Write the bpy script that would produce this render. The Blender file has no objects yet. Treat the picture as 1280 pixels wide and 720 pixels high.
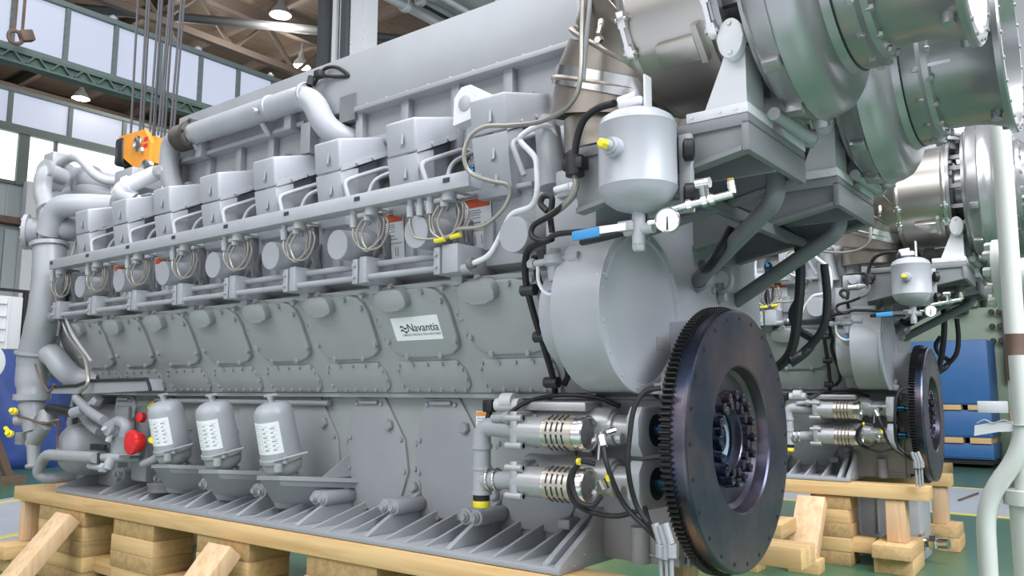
import bpy, bmesh, math, random
from mathutils import Vector, Matrix
R = random.Random(7)
SC = bpy.context.scene
COL = SC.collection
V = Vector
PI = math.pi

# ---------------------------------------------------------------- materials
def mat(name, col, rough=.5, metal=0., noise=0., nscale=6., col2=None, emit=None, estr=0., bump=0., bscale=60., coat=0.):
    m = bpy.data.materials.new(name); m.use_nodes = True
    nt = m.node_tree; b = nt.nodes['Principled BSDF']
    c = tuple(col) + (1,)
    b.inputs['Base Color'].default_value = c
    b.inputs['Roughness'].default_value = rough
    b.inputs['Metallic'].default_value = metal
    if coat: b.inputs['Coat Weight'].default_value = coat
    tc = nt.nodes.new('ShaderNodeTexCoord')
    if noise or col2:
        n = nt.nodes.new('ShaderNodeTexNoise'); n.inputs['Scale'].default_value = nscale
        n.inputs['Detail'].default_value = 5
        nt.links.new(tc.outputs['Object'], n.inputs['Vector'])
        r = nt.nodes.new('ShaderNodeValToRGB')
        c2 = tuple(col2) + (1,) if col2 else tuple(min(1, x * (1 + noise)) for x in col) + (1,)
        c1 = c if col2 else tuple(x * (1 - noise) for x in col) + (1,)
        r.color_ramp.elements[0].color = c1; r.color_ramp.elements[0].position = .35
        r.color_ramp.elements[1].color = c2; r.color_ramp.elements[1].position = .65
        nt.links.new(n.outputs['Fac'], r.inputs['Fac']); nt.links.new(r.outputs['Color'], b.inputs['Base Color'])
    if bump:
        n2 = nt.nodes.new('ShaderNodeTexNoise'); n2.inputs['Scale'].default_value = bscale
        nt.links.new(tc.outputs['Object'], n2.inputs['Vector'])
        bp = nt.nodes.new('ShaderNodeBump'); bp.inputs['Strength'].default_value = bump; bp.inputs['Distance'].default_value = .01
        nt.links.new(n2.outputs['Fac'], bp.inputs['Height']); nt.links.new(bp.outputs['Normal'], b.inputs['Normal'])
    if emit:
        b.inputs['Emission Color'].default_value = tuple(emit) + (1,); b.inputs['Emission Strength'].default_value = estr
    return m

def wood_mat(name, c1, c2, axis='X'):
    m = bpy.data.materials.new(name); m.use_nodes = True
    nt = m.node_tree; b = nt.nodes['Principled BSDF']; b.inputs['Roughness'].default_value = .75
    tc = nt.nodes.new('ShaderNodeTexCoord'); mp = nt.nodes.new('ShaderNodeMapping')
    s = {'X': (1.2, 18, 18), 'Y': (18, 1.2, 18), 'Z': (18, 18, 1.2)}[axis]
    mp.inputs['Scale'].default_value = s
    n = nt.nodes.new('ShaderNodeTexNoise'); n.inputs['Scale'].default_value = 1.6; n.inputs['Detail'].default_value = 6; n.inputs['Distortion'].default_value = .6
    r = nt.nodes.new('ShaderNodeValToRGB')
    r.color_ramp.elements[0].color = tuple(c1) + (1,); r.color_ramp.elements[0].position = .3
    r.color_ramp.elements[1].color = tuple(c2) + (1,); r.color_ramp.elements[1].position = .62
    nt.links.new(tc.outputs['Object'], mp.inputs['Vector']); nt.links.new(mp.outputs['Vector'], n.inputs['Vector'])
    nt.links.new(n.outputs['Fac'], r.inputs['Fac']); nt.links.new(r.outputs['Color'], b.inputs['Base Color'])
    return m

M = dict(
    paint=mat('grey_engine_paint', (.325, .335, .35), .38, noise=.05, nscale=3),
    door=mat('grey_cover_paint', (.335, .352, .348), .42, noise=.04, nscale=4),
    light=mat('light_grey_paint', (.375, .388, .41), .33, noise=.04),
    dark=mat('dark_grey_paint', (.16, .165, .17), .5, noise=.06),
    starter=mat('silver_starter_paint', (.46, .465, .47), .3, metal=.35, noise=.05),
    white=mat('white_paint', (.68, .69, .70), .45),
    turbo=mat('silver_grey_paint', (.37, .372, .37), .28, metal=.65, noise=.04, nscale=5),
    steel=mat('brushed_steel', (.46, .435, .40), .3, metal=.95, noise=.07, nscale=4),
    heat=mat('heat_stained_steel', (.46, .41, .36), .33, metal=.9, col2=(.30, .26, .22), nscale=5),
    chrome=mat('bright_steel', (.75, .74, .72), .22, metal=1.),
    band=mat('champagne_metal', (.62, .56, .48), .35, metal=.85),
    black=mat('black_rubber', (.012, .012, .014), .5),
    blackpl=mat('black_plastic', (.02, .02, .022), .4),
    fly=mat('sheen_tinted_black_steel', (.055, .07, .115), .30, metal=.9, col2=(.28, .20, .20), nscale=2.6),  # second colour paints a purple-brown sheen into the dark steel
    blue_metal=mat('blue_tempered_steel', (.03, .10, .18), .22, metal=.9),
    braid=mat('grey_braided_cable', (.34, .325, .285), .35, metal=.6),
    yellow=mat('yellow_plastic', (.80, .66, .03), .45),
    red=mat('red_plastic', (.68, .02, .025), .45),
    orange=mat('orange_crane_paint', (.85, .33, .03), .5, noise=.06),
    blue=mat('blue_cabinet_paint', (.035, .14, .36), .45, noise=.05),
    tarp=mat('blue_tarpaulin', (.04, .08, .30), .55, noise=.15, nscale=3),
    platebeige=mat('beige_grey_plate', (.34, .31, .31), .4),
    bracket=mat('mid_grey_bracket_paint', (.20, .21, .215), .42, noise=.05),
    bellows=mat('dark_brown_bellows', (.07, .06, .05), .5),
    discgrey=mat('grey_end_disc', (.28, .28, .28), .25, metal=.8),
    handleblue=mat('blue_plastic_sleeve', (.05, .30, .62), .4),
    paper=mat('white_label_paper', (.84, .86, .86), .6),
    ink=mat('dark_printed_ink', (.03, .035, .05), .6),
    greyink=mat('grey_printed_ink', (.30, .32, .36), .6),
    labelred=mat('red_orange_print', (.62, .10, .04), .6),
    labelorange=mat('orange_print', (.80, .30, .05), .6),
    brass=mat('brass_fitting', (.65, .45, .12), .3, metal=.9),
    galv=mat('galvanised_grey', (.42, .43, .44), .5, noise=.08),
    glass=mat('gauge_glass', (.8, .82, .8), .15),
    wood=wood_mat('pine_timber', (.60, .37, .15), (.74, .50, .24), 'X'),
    woody=wood_mat('pine_timber_crosswise', (.57, .35, .15), (.71, .48, .23), 'Y'),
    woodz=wood_mat('pine_timber_upright', (.60, .38, .20), (.74, .52, .32), 'Z'),
    lam=wood_mat('brown_stacked_timber', (.40, .25, .11), (.54, .36, .16), 'Y'),
    floor=mat('green_floor_paint', (.057, .152, .085), .32, noise=.10, nscale=2.),
    aisle=mat('grey_aisle_paint', (.46, .48, .52), .4, noise=.05, nscale=2),
    line=mat('yellow_floor_line', (.74, .64, .12), .5),
    roof=wood_mat('brown_roof_boards', (.075, .055, .042), (.15, .11, .085), 'Y'),
    rafter=mat('brown_rafter', (.13, .10, .085), .7),
    girder=mat('green_steel_girder', (.075, .12, .10), .55, noise=.1),
    frame=mat('grey_green_window_frame', (.11, .14, .138), .5),
    panel=mat('pale_grey_wall_panel', (.42, .46, .46), .6),
    darkcol=mat('dark_steel_column', (.075, .08, .085), .5),
    whitecol=mat('pale_steel_column', (.62, .63, .65), .5),
    pane=mat('bluish_daylit_pane', (.12, .13, .15), .3, emit=(.72, .79, .98), estr=.98),
    paneb=mat('bright_daylit_pane', (.7, .7, .7), .3, emit=(.93, .96, 1.), estr=1.9),
    lamp=mat('lit_lamp', (1, 1, 1), .3, emit=(1, .95, .85), estr=9.),
    rail=mat('off_white_rail_paint', (.60, .62, .58), .4),
    brownband=mat('brown_band', (.13, .08, .055), .5),
    machine=mat('pale_green_machine_paint', (.26, .33, .24), .5),
    rope=mat('steel_wire_rope', (.07, .07, .075), .5),
    gear=mat('black_gear_steel', (.03, .03, .032), .4, metal=.5),
    rust=mat('rusty_brown_steel', (.13, .085, .06), .7, noise=.2),
)

# ---------------------------------------------------------------- mesh builder
ORG = [V((0, 0, 0))]
SPLIT = {'foot_beam', 'cable_gland', 'yellow_clip', 'hose_fitting', 'wall_bolt', 'port_plug', 'end_fitting', 'drain_tube', 'cable_tape', 'rim_dowel', 'elbow_clamp', 'yellow_tag', 'small_valve', 'cap_seat', 'valve_block', 'pin_nut', 'red_mark', 'knob', 'clamp_latch', 'end_head_block', 'governor_box', 'pump_bracket', 'lever_grip', 'hose_hanger', 'fuel_pipe_bracket', 'injection_pump', 'cable_bundle', 'wave_logo_', 'door_seam'}
class MB:
    def __init__(s): s.bm = bmesh.new()
    def box(s, c, d, rot=None, bev=0., seg=2):
        m = Matrix.Translation(V(c)) @ (rot.to_4x4() if rot else Matrix.Identity(4)) @ Matrix.Diagonal((d[0], d[1], d[2], 1))
        r = bmesh.ops.create_cube(s.bm, size=1, matrix=m)
        if bev:
            es = list({e for v in r['verts'] for e in v.link_edges})
            bmesh.ops.bevel(s.bm, geom=es, offset=min(bev, min(d) * .45), segments=seg, affect='EDGES', profile=.5)
        return s
    def bx(s, x0, x1, y0, y1, z0, z1, bev=0.): return s.box(((x0 + x1) / 2, (y0 + y1) / 2, (z0 + z1) / 2), (x1 - x0, y1 - y0, z1 - z0), bev=bev)
    def lathe(s, o, ax, prof, n=32, cap=True):
        o = V(o); a = V(ax).normalized(); u = a.orthogonal().normalized(); w = a.cross(u)
        rings = []
        for t, r in prof:
            c = o + a * t
            if r < 1e-6: rings.append([s.bm.verts.new(c)])
            else: rings.append([s.bm.verts.new(c + (u * math.cos(2 * PI * k / n) + w * math.sin(2 * PI * k / n)) * r) for k in range(n)])
        for A, B in zip(rings, rings[1:]):
            for k in range(n):
                j = (k + 1) % n
                if len(A) == 1 and len(B) == 1: continue
                if len(A) == 1: f = (A[0], B[j], B[k])
                elif len(B) == 1: f = (A[k], A[j], B[0])
                else: f = (A[k], A[j], B[j], B[k])
                try: s.bm.faces.new(f)
                except ValueError: pass
        if cap:
            if len(rings[0]) > 1: s.bm.faces.new(list(reversed(rings[0])))
            if len(rings[-1]) > 1: s.bm.faces.new(rings[-1])
        return s
    def cyl(s, p0, p1, r, r1=None, n=24, bev=0.):
        p0, p1 = V(p0), V(p1); L = (p1 - p0).length; r1 = r if r1 is None else r1
        pr = [(0, r), (L, r1)]
        if bev: pr = [(0, r - bev), (bev * .3, r - bev * .3), (bev, r), (L - bev, r1), (L - bev * .3, r1 - bev * .3), (L, r1 - bev)]
        return s.lathe(p0, p1 - p0, pr, n)
    def hexb(s, p, d, r=.012, h=.012): 
        p = V(p); d = V(d).normalized()
        return s.lathe(p - d * .002, d, [(0, r), (h * .8, r), (h + .002, r * .8)], 6)
    def tube(s, pts, r, n=10, sm=6, cap=True):
        P = [V(p) for p in pts]
        if sm and len(P) > 2:
            Q = [P[0] * 2 - P[1]] + P + [P[-1] * 2 - P[-2]]; O = []
            for i in range(1, len(Q) - 2):
                a, b, c, d = Q[i - 1:i + 3]
                for k in range(sm):
                    t = k / sm
                    O.append(.5 * ((2 * b) + (c - a) * t + (2 * a - 5 * b + 4 * c - d) * t * t + (3 * b - a - 3 * c + d) * t ** 3))
            P = O + [P[-1]]
        rings = []; u = None
        for i, p in enumerate(P):
            t = (P[min(i + 1, len(P) - 1)] - P[max(i - 1, 0)]).normalized()
            if u is None: u = t.orthogonal().normalized()
            u = (u - t * u.dot(t))
            u = u.normalized() if u.length > 1e-6 else t.orthogonal().normalized()
            w = t.cross(u)
            rr = r[min(int(i / max(1, len(P) - 1) * (len(r) - 1) + .5), len(r) - 1)] if isinstance(r, (list, tuple)) else r
            rings.append([s.bm.verts.new(p + (u * math.cos(2 * PI * k / n) + w * math.sin(2 * PI * k / n)) * rr) for k in range(n)])
        for A, B in zip(rings, rings[1:]):
            for k in range(n):
                j = (k + 1) % n; s.bm.faces.new((A[k], A[j], B[j], B[k]))
        if cap: s.bm.faces.new(list(reversed(rings[0]))); s.bm.faces.new(rings[-1])
        return s
    def pipe(s, pts, r, rb=.08, n=14, k=6):     # straight runs with round bends
        P = [V(p) for p in pts]; O = [P[0]]
        for i in range(1, len(P) - 1):
            a = (P[i - 1] - P[i]); b = (P[i + 1] - P[i])
            d = min(rb, a.length * .49, b.length * .49)
            A = P[i] + a.normalized() * d; B = P[i] + b.normalized() * d
            for q in range(k + 1):
                t = q / k; O.append(A * (1 - t) ** 2 + P[i] * 2 * t * (1 - t) + B * t * t)
        O.append(P[-1])
        return s.tube(O, r, n, 0)
    def prism(s, poly, vec, bev=0., seg=2):
        vec = V(vec); A = [s.bm.verts.new(V(p)) for p in poly]; B = [s.bm.verts.new(V(p) + vec) for p in poly]
        n = len(A); nv = V((0, 0, 0))
        for i in range(n): nv += V(poly[i]).cross(V(poly[(i + 1) % n]))
        if nv.dot(vec) < 0: A.reverse(); B.reverse()
        top = s.bm.faces.new(B); s.bm.faces.new(list(reversed(A)))
        for i in range(n): s.bm.faces.new((A[i], A[(i + 1) % n], B[(i + 1) % n], B[i]))
        if bev: bmesh.ops.bevel(s.bm, geom=list(top.edges), offset=bev, segments=seg, affect='EDGES', profile=.5)
        return s
    def torus(s, c, ax, R0, r, n=40, m=10):
        c = V(c); a = V(ax).normalized(); u = a.orthogonal().normalized(); w = a.cross(u); rings = []
        for i in range(n):
            t = 2 * PI * i / n; d = u * math.cos(t) + w * math.sin(t)
            rings.append([s.bm.verts.new(c + d * (R0 + r * math.cos(2 * PI * k / m)) + a * (r * math.sin(2 * PI * k / m))) for k in range(m)])
        for i in range(n):
            A, B = rings[i], rings[(i + 1) % n]
            for k in range(m): s.bm.faces.new((A[k], B[k], B[(k + 1) % m], A[(k + 1) % m]))
        return s
    def clusters(s):
        s.bm.verts.ensure_lookup_table(); seen = set(); isl = []
        for v in s.bm.verts:
            if v in seen: continue
            st = [v]; seen.add(v); g = []
            while st:
                a = st.pop(); g.append(a)
                for e in a.link_edges:
                    b = e.other_vert(a)
                    if b not in seen: seen.add(b); st.append(b)
            lo = [min(q.co[i] for q in g) - .003 for i in range(3)]; hi = [max(q.co[i] for q in g) + .003 for i in range(3)]
            isl.append([g, lo, hi])
        out = []
        for g, lo, hi in isl:
            hit = [c for c in out if all(lo[i] <= c[2][i] and hi[i] >= c[1][i] for i in range(3))]
            for c in hit:
                g = g + c[0]; lo = [min(lo[i], c[1][i]) for i in range(3)]; hi = [max(hi[i], c[2][i]) for i in range(3)]; out.remove(c)
            out.append([g, lo, hi])
        return [c[0] for c in out]
    def build(s, name, m, parent=None, angle=.6):
        if name in SPLIT:
            cl = s.clusters()
            if len(cl) > 1:
                first = None
                for g in cl:
                    t = MB(); mp = {v: t.bm.verts.new(v.co) for v in g}; fs = {f for v in g for f in v.link_faces}
                    for f in fs: t.bm.faces.new([mp[v] for v in f.verts])
                    o = t.build(name, m, parent, angle); first = first or o
                s.bm.free(); return first
        bmesh.ops.recalc_face_normals(s.bm, faces=s.bm.faces[:])
        me = bpy.data.meshes.new(name); 
        if parent is not None: bmesh.ops.translate(s.bm, verts=s.bm.verts[:], vec=-ORG[0])
        s.bm.to_mesh(me); s.bm.free()
        for p in me.polygons: p.use_smooth = True
        me.set_sharp_from_angle(angle=angle)
        me.materials.append(M[m] if isinstance(m, str) else m)
        o = bpy.data.objects.new(name, me); COL.objects.link(o)
        if parent is not None: o.parent = parent
        return o

def rotX(a): return Matrix.Rotation(a, 3, 'X')
def rotY(a): return Matrix.Rotation(a, 3, 'Y')
def rotZ(a): return Matrix.Rotation(a, 3, 'Z')
def tag(o, label, cat, group=None, kind=None):
    if kind: o['kind'] = kind
    if label: o['label'] = label
    if cat: o['category'] = cat
    if group: o['group'] = group
    return o
def empty(name, loc, rz=0):
    o = bpy.data.objects.new(name, None); COL.objects.link(o); o.location = loc; o.rotation_euler = (0, 0, rz); o.empty_display_size = .1
    return o
def copy_tree(o, parent=None):
    c = o.copy(); COL.objects.link(c)
    if parent is not None: c.parent = parent
    for ch in list(o.children): copy_tree(ch, c)
    return c
def struct(name, mb, m):
    o = mb.build(name, m); o['kind'] = 'structure'; return o
def text_mesh(name, body, size, m, parent, origin, ex, ey, lift=.001, align='LEFT', shear=0):
    cu = bpy.data.curves.new(name, 'FONT'); cu.body = body; cu.size = size; cu.align_x = align; cu.align_y = 'CENTER'
    cu.extrude = .0004
    t = bpy.data.objects.new(name, cu); COL.objects.link(t)
    dg = bpy.context.evaluated_depsgraph_get()
    me = bpy.data.meshes.new_from_object(t.evaluated_get(dg))
    bpy.data.objects.remove(t)
    ex = V(ex).normalized(); ey = V(ey).normalized(); ez = ex.cross(ey)
    mx = Matrix((ex, ey, ez)).transposed().to_4x4(); mx.translation = V(origin) + ez * lift - ORG[0]
    me.transform(mx); me.name = name
    me.materials.clear(); me.materials.append(M[m])
    o = bpy.data.objects.new(name, me); COL.objects.link(o); o.parent = parent
    return o

# ================================================================ ENGINE
ORG[0] = V((-1.2, .38, .46))
ENG = empty('marine_diesel_engine', ORG[0])
tag(ENG, 'grey marine diesel engine in front, with a white sticker on its side covers', 'engine', 'grey marine diesel engines')
TA = math.radians(24.5)
TN = V((0, -math.cos(TA), -math.sin(TA))); TD = V((0, math.sin(TA), -math.cos(TA)))
def T(x, s, n=0.): return V((x, -.03, 1.535)) + TD * s + TN * n
def Tp(poly, n=0.): return [T(x, s, n) for x, s in poly]
PT = .4913

# --- block: one extruded profile
XL, XR = -3.62, .45
prof = [(.24, .46), (.24, 1.07), T(0, .495).yz, T(0, 0).yz, (.02, 1.535), (.10, 1.56), (.10, 1.90), (.30, 2.20), (.60, 2.20), (.72, 1.5), (.60, 1.05), (.60, .46)]
b = MB(); b.prism([V((XL + .5 if q[1] < 1.0 else XL, q[0], q[1])) for q in prof], (XR - XL, 0, 0))
b.bm.free(); b = MB()
b.prism([V((XL, q[0], q[1])) for q in prof[2:11]], (XR - XL, 0, 0))
b.prism([V((-3.15, q[0], q[1])) for q in ((.24, .47), (.24, 1.09), (.6, 1.09), (.6, .47))], (3.95, 0, 0))
# dark drip ledge under the covers and top lip of the band
b.bx(XL, XR, .185, .26, 1.062, 1.082)
b.prism([T(XL, -.012, -.01), T(XL, .006, -.01), T(XL, .006, .008), T(XL, -.012, .008)], (XR - XL, 0, 0))
block = b.build('engine_block', 'door', ENG)

# --- base flange with gussets
b = MB(); b.bx(-3.40, .47, -.105, .9, .452, .476, bev=.006)
b.build('base_flange', 'paint', ENG)
g = MB()
for k in range(-1, 30):
    x = .436 - .1166 * (k + 0)
    if x < -3.38: break
def rib(x, thick):
    r = MB()
    if thick:
        r.prism([(x - .011, -.085, .474), (x - .011, .24, .474), (x - .011, .24, .64), (x - .011, .05, .548), (x - .011, -.085, .482)], (.022, 0, 0), bev=.004, seg=1)
    else:
        r.prism([(x - .006, -.09, .474), (x - .006, .24, .474), (x - .006, .24, .565), (x - .006, -.09, .480)], (.012, 0, 0), bev=.002, seg=1)
    return r.build('gusset_rib', 'light', ENG)  # lighter paint stands in for low light on the rib faces
for k in range(29):
    x = .398 - .1166 * k
    if x < -3.3: break
    rib(x, k % 4 == 0)
e = MB()   # end plate of the flange on the flywheel side
e.prism([(.445, -.10, .455), (.445, .24, .455), (.445, .24, .69), (.445, .12, .59), (.445, -.09, .485)], (.025, 0, 0), bev=.003, seg=1)
e.cyl((.44, -.01, .47), (.478, -.01, .47), .006, n=8); e.cyl((.44, .06, .50), (.478, .06, .50), .006, n=8)
e.build('flange_end_plate', 'paint', ENG)
e = MB()
e.prism([(-3.40, -.10, .455), (-3.40, .24, .455), (-3.40, .24, .60), (-3.40, -.09, .485)], (.015, 0, 0)); e.build('flange_end_plate', 'paint', ENG)

# --- lower crankcase doors, bolts and paired anchor bolts
for k in range(-1, 7):
    dx = -.475 * k
    if k == -1: poly = [(.05, 1.06), (.20, 1.06), (.32, .87), (.35, .72), (.27, .53), (.03, .53), (-.08, .72), (-.08, .87)]
    else: poly = [(-.50 + dx, 1.06), (-.29 + dx, 1.06), (-.15 + dx, .865), (-.125 + dx, .72), (-.195 + dx, .53), (-.43 + dx, .53), (-.545 + dx, .72), (-.545 + dx, .865)]
    d = MB(); d.prism([(x, .24, z) for x, z in poly], (0, -.014, 0), bev=.005)
    for x, z in poly: d.hexb((x + (.02 if x < sum(p[0] for p in poly) / 8 else -.02), .227, z - (.03 if z > 1 else 0)), (0, -1, 0), .012, .010)
    d.bx(poly[0][0] + .04, poly[0][0] + .17, .21, .227, 1.028, 1.045, bev=.004)
    d.hexb((poly[1][0] + .04, .227, .93), (0, -1, 0), .028, .022)
    d.build('crankcase_door', 'paint', ENG)
    h = MB(); xm = -.085 + dx
    h.lathe((xm, .24, .655), (0, -1, 0), [(0, .034), (.006, .034), (.008, .026), (.02, .026)], 20); h.hexb((xm, .222, .655), (0, -1, 0), .025, .014)
    h.hexb((xm, .24, .735), (0, -1, 0), .013, .014); h.hexb((xm + .005, .24, .85), (0, -1, 0), .013, .014)
    h.build('wall_bolt', 'paint', ENG)
    xb = -.075 - .475 * k
    if k >= 0:
        pd = MB()
        for s in (-.028, .028):
            pd.cyl((xb + s, .06, .583), (xb + s, .24, .583), .034, n=20, bev=.006)
            pd.lathe((xb + s, .062, .583), (0, -1, 0), [(0, .024), (.006, .024), (.012, .020), (.012, .016), (.022, .014)], 12)
        pd.bx(xb - .028, xb + .028, .075, .24, .55, .616)
        pd.build('anchor_bolt_pair', 'paint', ENG)
        w = MB(); w.bx(xb - .20, xb - .08, .222, .24, .545, .560, bev=.004); w.hexb((xb - .05, .235, .553), (0, -1, 0), .016, .02); w.build('wall_ledge', 'paint', ENG)
s = MB(); s.bx(.28, .34, .16, .245, .56, .60, .01); s.build('small_boss', 'paint', ENG)

# --- upper camshaft covers with oval caps, and the row of small inspection covers
door_poly = [(-.585, .05), (-.575, .004), (-.26, .004), (-.205, .016), (-.167, .048), (-.151, .10), (-.149, .24), (-.160, .282), (-.20, .308), (-.262, .320), (-.465, .320), (-.525, .302), (-.558, .276), (-.574, .24), (-.585, .12)]
insp_poly = [(-.549, .340), (-.203, .340), (-.166, .380), (-.156, .425), (-.160, .46), (-.188, .486), (-.545, .486), (-.574, .455), (-.582, .425), (-.578, .38)]
for k in range(-1, 7):
    dx = -PT * k
    if k == -1:
        dp = [(x + PT if x < -.5 else x + PT - .02, s) for x, s in door_poly]
        dp = [(min(x, .40), s) for x, s in dp]
        ip = [(min(x + PT, .31), s) for x, s in insp_poly]
    else: dp = [(x + dx, s) for x, s in door_poly]; ip = [(x + dx, s) for x, s in insp_poly]
    d = MB(); d.prism(Tp(dp, -.001), TN * .022, bev=.009, seg=3)
    x0 = dp[0][0]
    for q in ((.435, .01), (.32, .31), (.12, .31), (.425, .245), (.025, .235), (.31, .018), (.405, .065), (.12, .012)):
        d.hexb(T(x0 + q[0] * (1 if k >= 0 else .93), q[1], .018), TN, .014, .016)
    dr = d.build('camshaft_cover', 'door', ENG)
    c = MB()
    cx, cs = x0 + .143, .036
    op = []
    for i in range(28):
        t = 2 * PI * i / 28
        op.append((cx + .092 * math.copysign(abs(math.cos(t)) ** .55, math.cos(t)), cs + .048 * math.copysign(abs(math.sin(t)) ** .75, math.sin(t))))
    c.prism(Tp(op, .018), TN * .042, bev=.007, seg=2)
    c.hexb(T(cx - .0, cs - .055, .018), TN, .012, .018)
    c.build('oval_cap', 'door', dr)
    q = MB(); q.prism(Tp(ip, -.001), TN * .011, bev=.004)
    for i in range(5): q.hexb(T(ip[0][0] + .088 * i, .353, .008), TN, .010, .010)
    for i in range(6): q.hexb(T(ip[0][0] + .008 + .07 * i, .477, .008), TN, .010, .010)
    for p in (ip[2], ip[3], ip[7], ip[9]): q.hexb(T(p[0] + (.012 if p[0] < ip[0][0] else -.012), p[1], .008), TN, .010, .010)
    q.build('inspection_cover', 'door', ENG)
    if k >= 0:
        h = MB(); h.lathe(T(-.118 + dx, .142, 0), TN, [(0, .022), (.006, .022), (.006, .012), (.001, .010)], 16); h.hexb(T(-.10 + dx, .02, 0), TN, .015, .012); h.hexb(T(-.11 + dx, .235, 0), TN, .009, .01)
        h.build('port_plug', 'door', ENG)

# --- name sticker
st = MB(); st.prism(Tp([(-.507, .128), (-.224, .124), (-.224, .235), (-.505, .235)], .0205), TN * .0015)
st = st.build('name_sticker', 'paper', ENG); st['label'] = 'white printed name sticker'
EX, EY = V((1, 0, 0)), -TD
text_mesh('lettering', 'Navantia', .053, 'ink', st, T(-.420, .178, .022), EX, EY)
text_mesh('lettering', 'UNIDAD PRODUCTIVA MOTORES', .0150, 'greyink', st, T(-.458, .209, .022), EX, EY)
w = MB()
for j in (0, 1):
    pts = []
    for i in range(13):
        t = i / 12; pts.append((-.462 + .040 * t, .170 + .017 * j - .006 * math.sin(2 * PI * t)))
    w.prism(Tp(pts + [(x, s + .008) for x, s in reversed(pts)], .0215), TN * .0008)
w.build('wave_logo', 'ink', st)

# --- gallery behind the covers: pump housings, round covers, warning labels, fuel pipes
PC = .489
def wl(x, y0, z0, n):
    a = math.radians(5); return V((x, y0, z0)) + V((0, math.sin(a), -math.cos(a))) * n
for k in range(8):
    dx = -PC * k
    x0, x1 = -.045 + dx, .375 + dx
    if k == 0: x0, x1 = -.085, .30
    h = MB()
    h.prism([(x0, .005, 1.895), (x0, .028, 1.60), (x0, .14, 1.57), (x0, .14, 1.90)], (x1 - x0, 0, 0), bev=.006)
    h.bx(x0 + .0, x1, -.03, .12, 1.885, 1.905, bev=.004)
    h.bx(x0 + .12, x0 + .17, -.005, .03, 1.66, 1.78, bev=.004)
    for q in (.03, .2, .36): h.hexb((x0 + q, .012, 1.865), (0, -1, -.08), .010, .012)
    h.build('pump_housing', 'light', ENG)
    cx, cz, cy = (.318 if k == 0 else .302 - .4885 * k), 1.737, -.17
    if k == 0: cz = 1.667
    c = MB(); r = .068
    ax = V((0, 1, .06))
    c.lathe((cx, cy, cz), ax, [(0, r * .97), (.004, r), (.11, r), (.11, r * 1.02), (.16, r * 1.02), (.16, r * 1.18), (.175, r * 1.18)], 40)
    c.box((cx + .06, cy + .12, cz - .01), (.04, .05, .012)); c.box((cx + .03, cy + .12, cz - .07), (.012, .05, .04))
    c.build('round_pump_cover', 'light', ENG)
    if k in (1, 2, 6, 7):
        lx = (.071 - .142, ) 
        lx = {1: -.068, 2: -.572, 6: -2.535, 7: -3.03}[k]
        lw = .138
        L = MB(); L.prism([wl(lx, -.001, 1.885, 0), wl(lx + lw, -.001, 1.885, 0), wl(lx + lw, -.001, 1.885, .212), wl(lx, -.001, 1.885, .212)], (0, -.003, 0))
        L = L.build('warning_label', 'paper', ENG); L['label'] = 'white warning label with red header'
        q = MB(); q.prism([wl(lx + .004, -.0045, 1.885, .004), wl(lx + lw - .004, -.0045, 1.885, .004), wl(lx + lw - .004, -.0045, 1.885, .040), wl(lx + .004, -.0045, 1.885, .040)], (0, -.0008, 0)); q.build('label_header', 'labelred', L)
        q = MB()
        for a_, b_, c_, d_ in ((.012, .05, .070, .004), (.012, .06, .075, .004), (.02, .07, .06, .003), (.012, .082, .07, .003), (.03, .10, .05, .006), (.05, .115, .045, .005), (.012, .135, .115, .004)):
            q.prism([wl(lx + a_, -.0045, 1.885, b_), wl(lx + a_ + c_, -.0045, 1.885, b_), wl(lx + a_ + c_, -.0045, 1.885, b_ + d_), wl(lx + a_, -.0045, 1.885, b_ + d_)], (0, -.0008, 0))
        for xx in (.022, .045, .08, .095):
            q.prism([wl(lx + xx, -.0045, 1.885, .155), wl(lx + xx + .005, -.0045, 1.885, .155), wl(lx + xx + .007, -.0045, 1.885, .195), wl(lx + xx + .002, -.0045, 1.885, .195)], (0, -.0008, 0))
        q.build('label_print', 'greyink', L)
    # fuel pipe brackets and pipes
    bx_ = -.06 - PC * (k - 0) if k else -.06
    f = MB()
    f.bx(bx_ - .045, bx_ - .012, -.15, .10, 1.555, 1.665, bev=.004)
    f.bx(bx_ + .0, bx_ + (.085 if k == 0 else .045), -.15, .10, 1.555, 1.672, bev=.005)
    f.hexb((bx_ - .028, -.15, 1.635), (0, -1, 0), .009, .012); f.hexb((bx_ - .028, -.15, 1.585), (0, -1, 0), .009, .012)
    if k == 0: f.cyl((.02, -.12, 1.57), (.075, -.12, 1.57), .018, n=14)
    f.bx(bx_ - .03, bx_ + .03, -.06, .12, 1.52, 1.56)
    f.build('fuel_pipe_bracket', 'light', ENG)
    if k < 7:
        f = MB(); f.cyl((bx_ - PC + .03, -.125, 1.583), (bx_ - .03, -.125, 1.583), .014, n=14); f.build('fuel_pipe', 'light', ENG)
        f = MB(); f.cyl((bx_ - PC + .03, -.075, 1.645), (bx_ - .03, -.075, 1.645), .015, n=14); f.build('fuel_pipe', 'light', ENG)
        f = MB()
        f.tube([(bx_ + .02, .02, 1.66), (bx_ + .02, .0, 1.76), (bx_ + .03, .06, 1.84)], .014, 10); f.cyl((bx_ + .01, -.01, 1.60), (bx_ + .01, -.01, 1.70), .02, n=12)
        f.build('injection_pump', 'dark', ENG)

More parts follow.
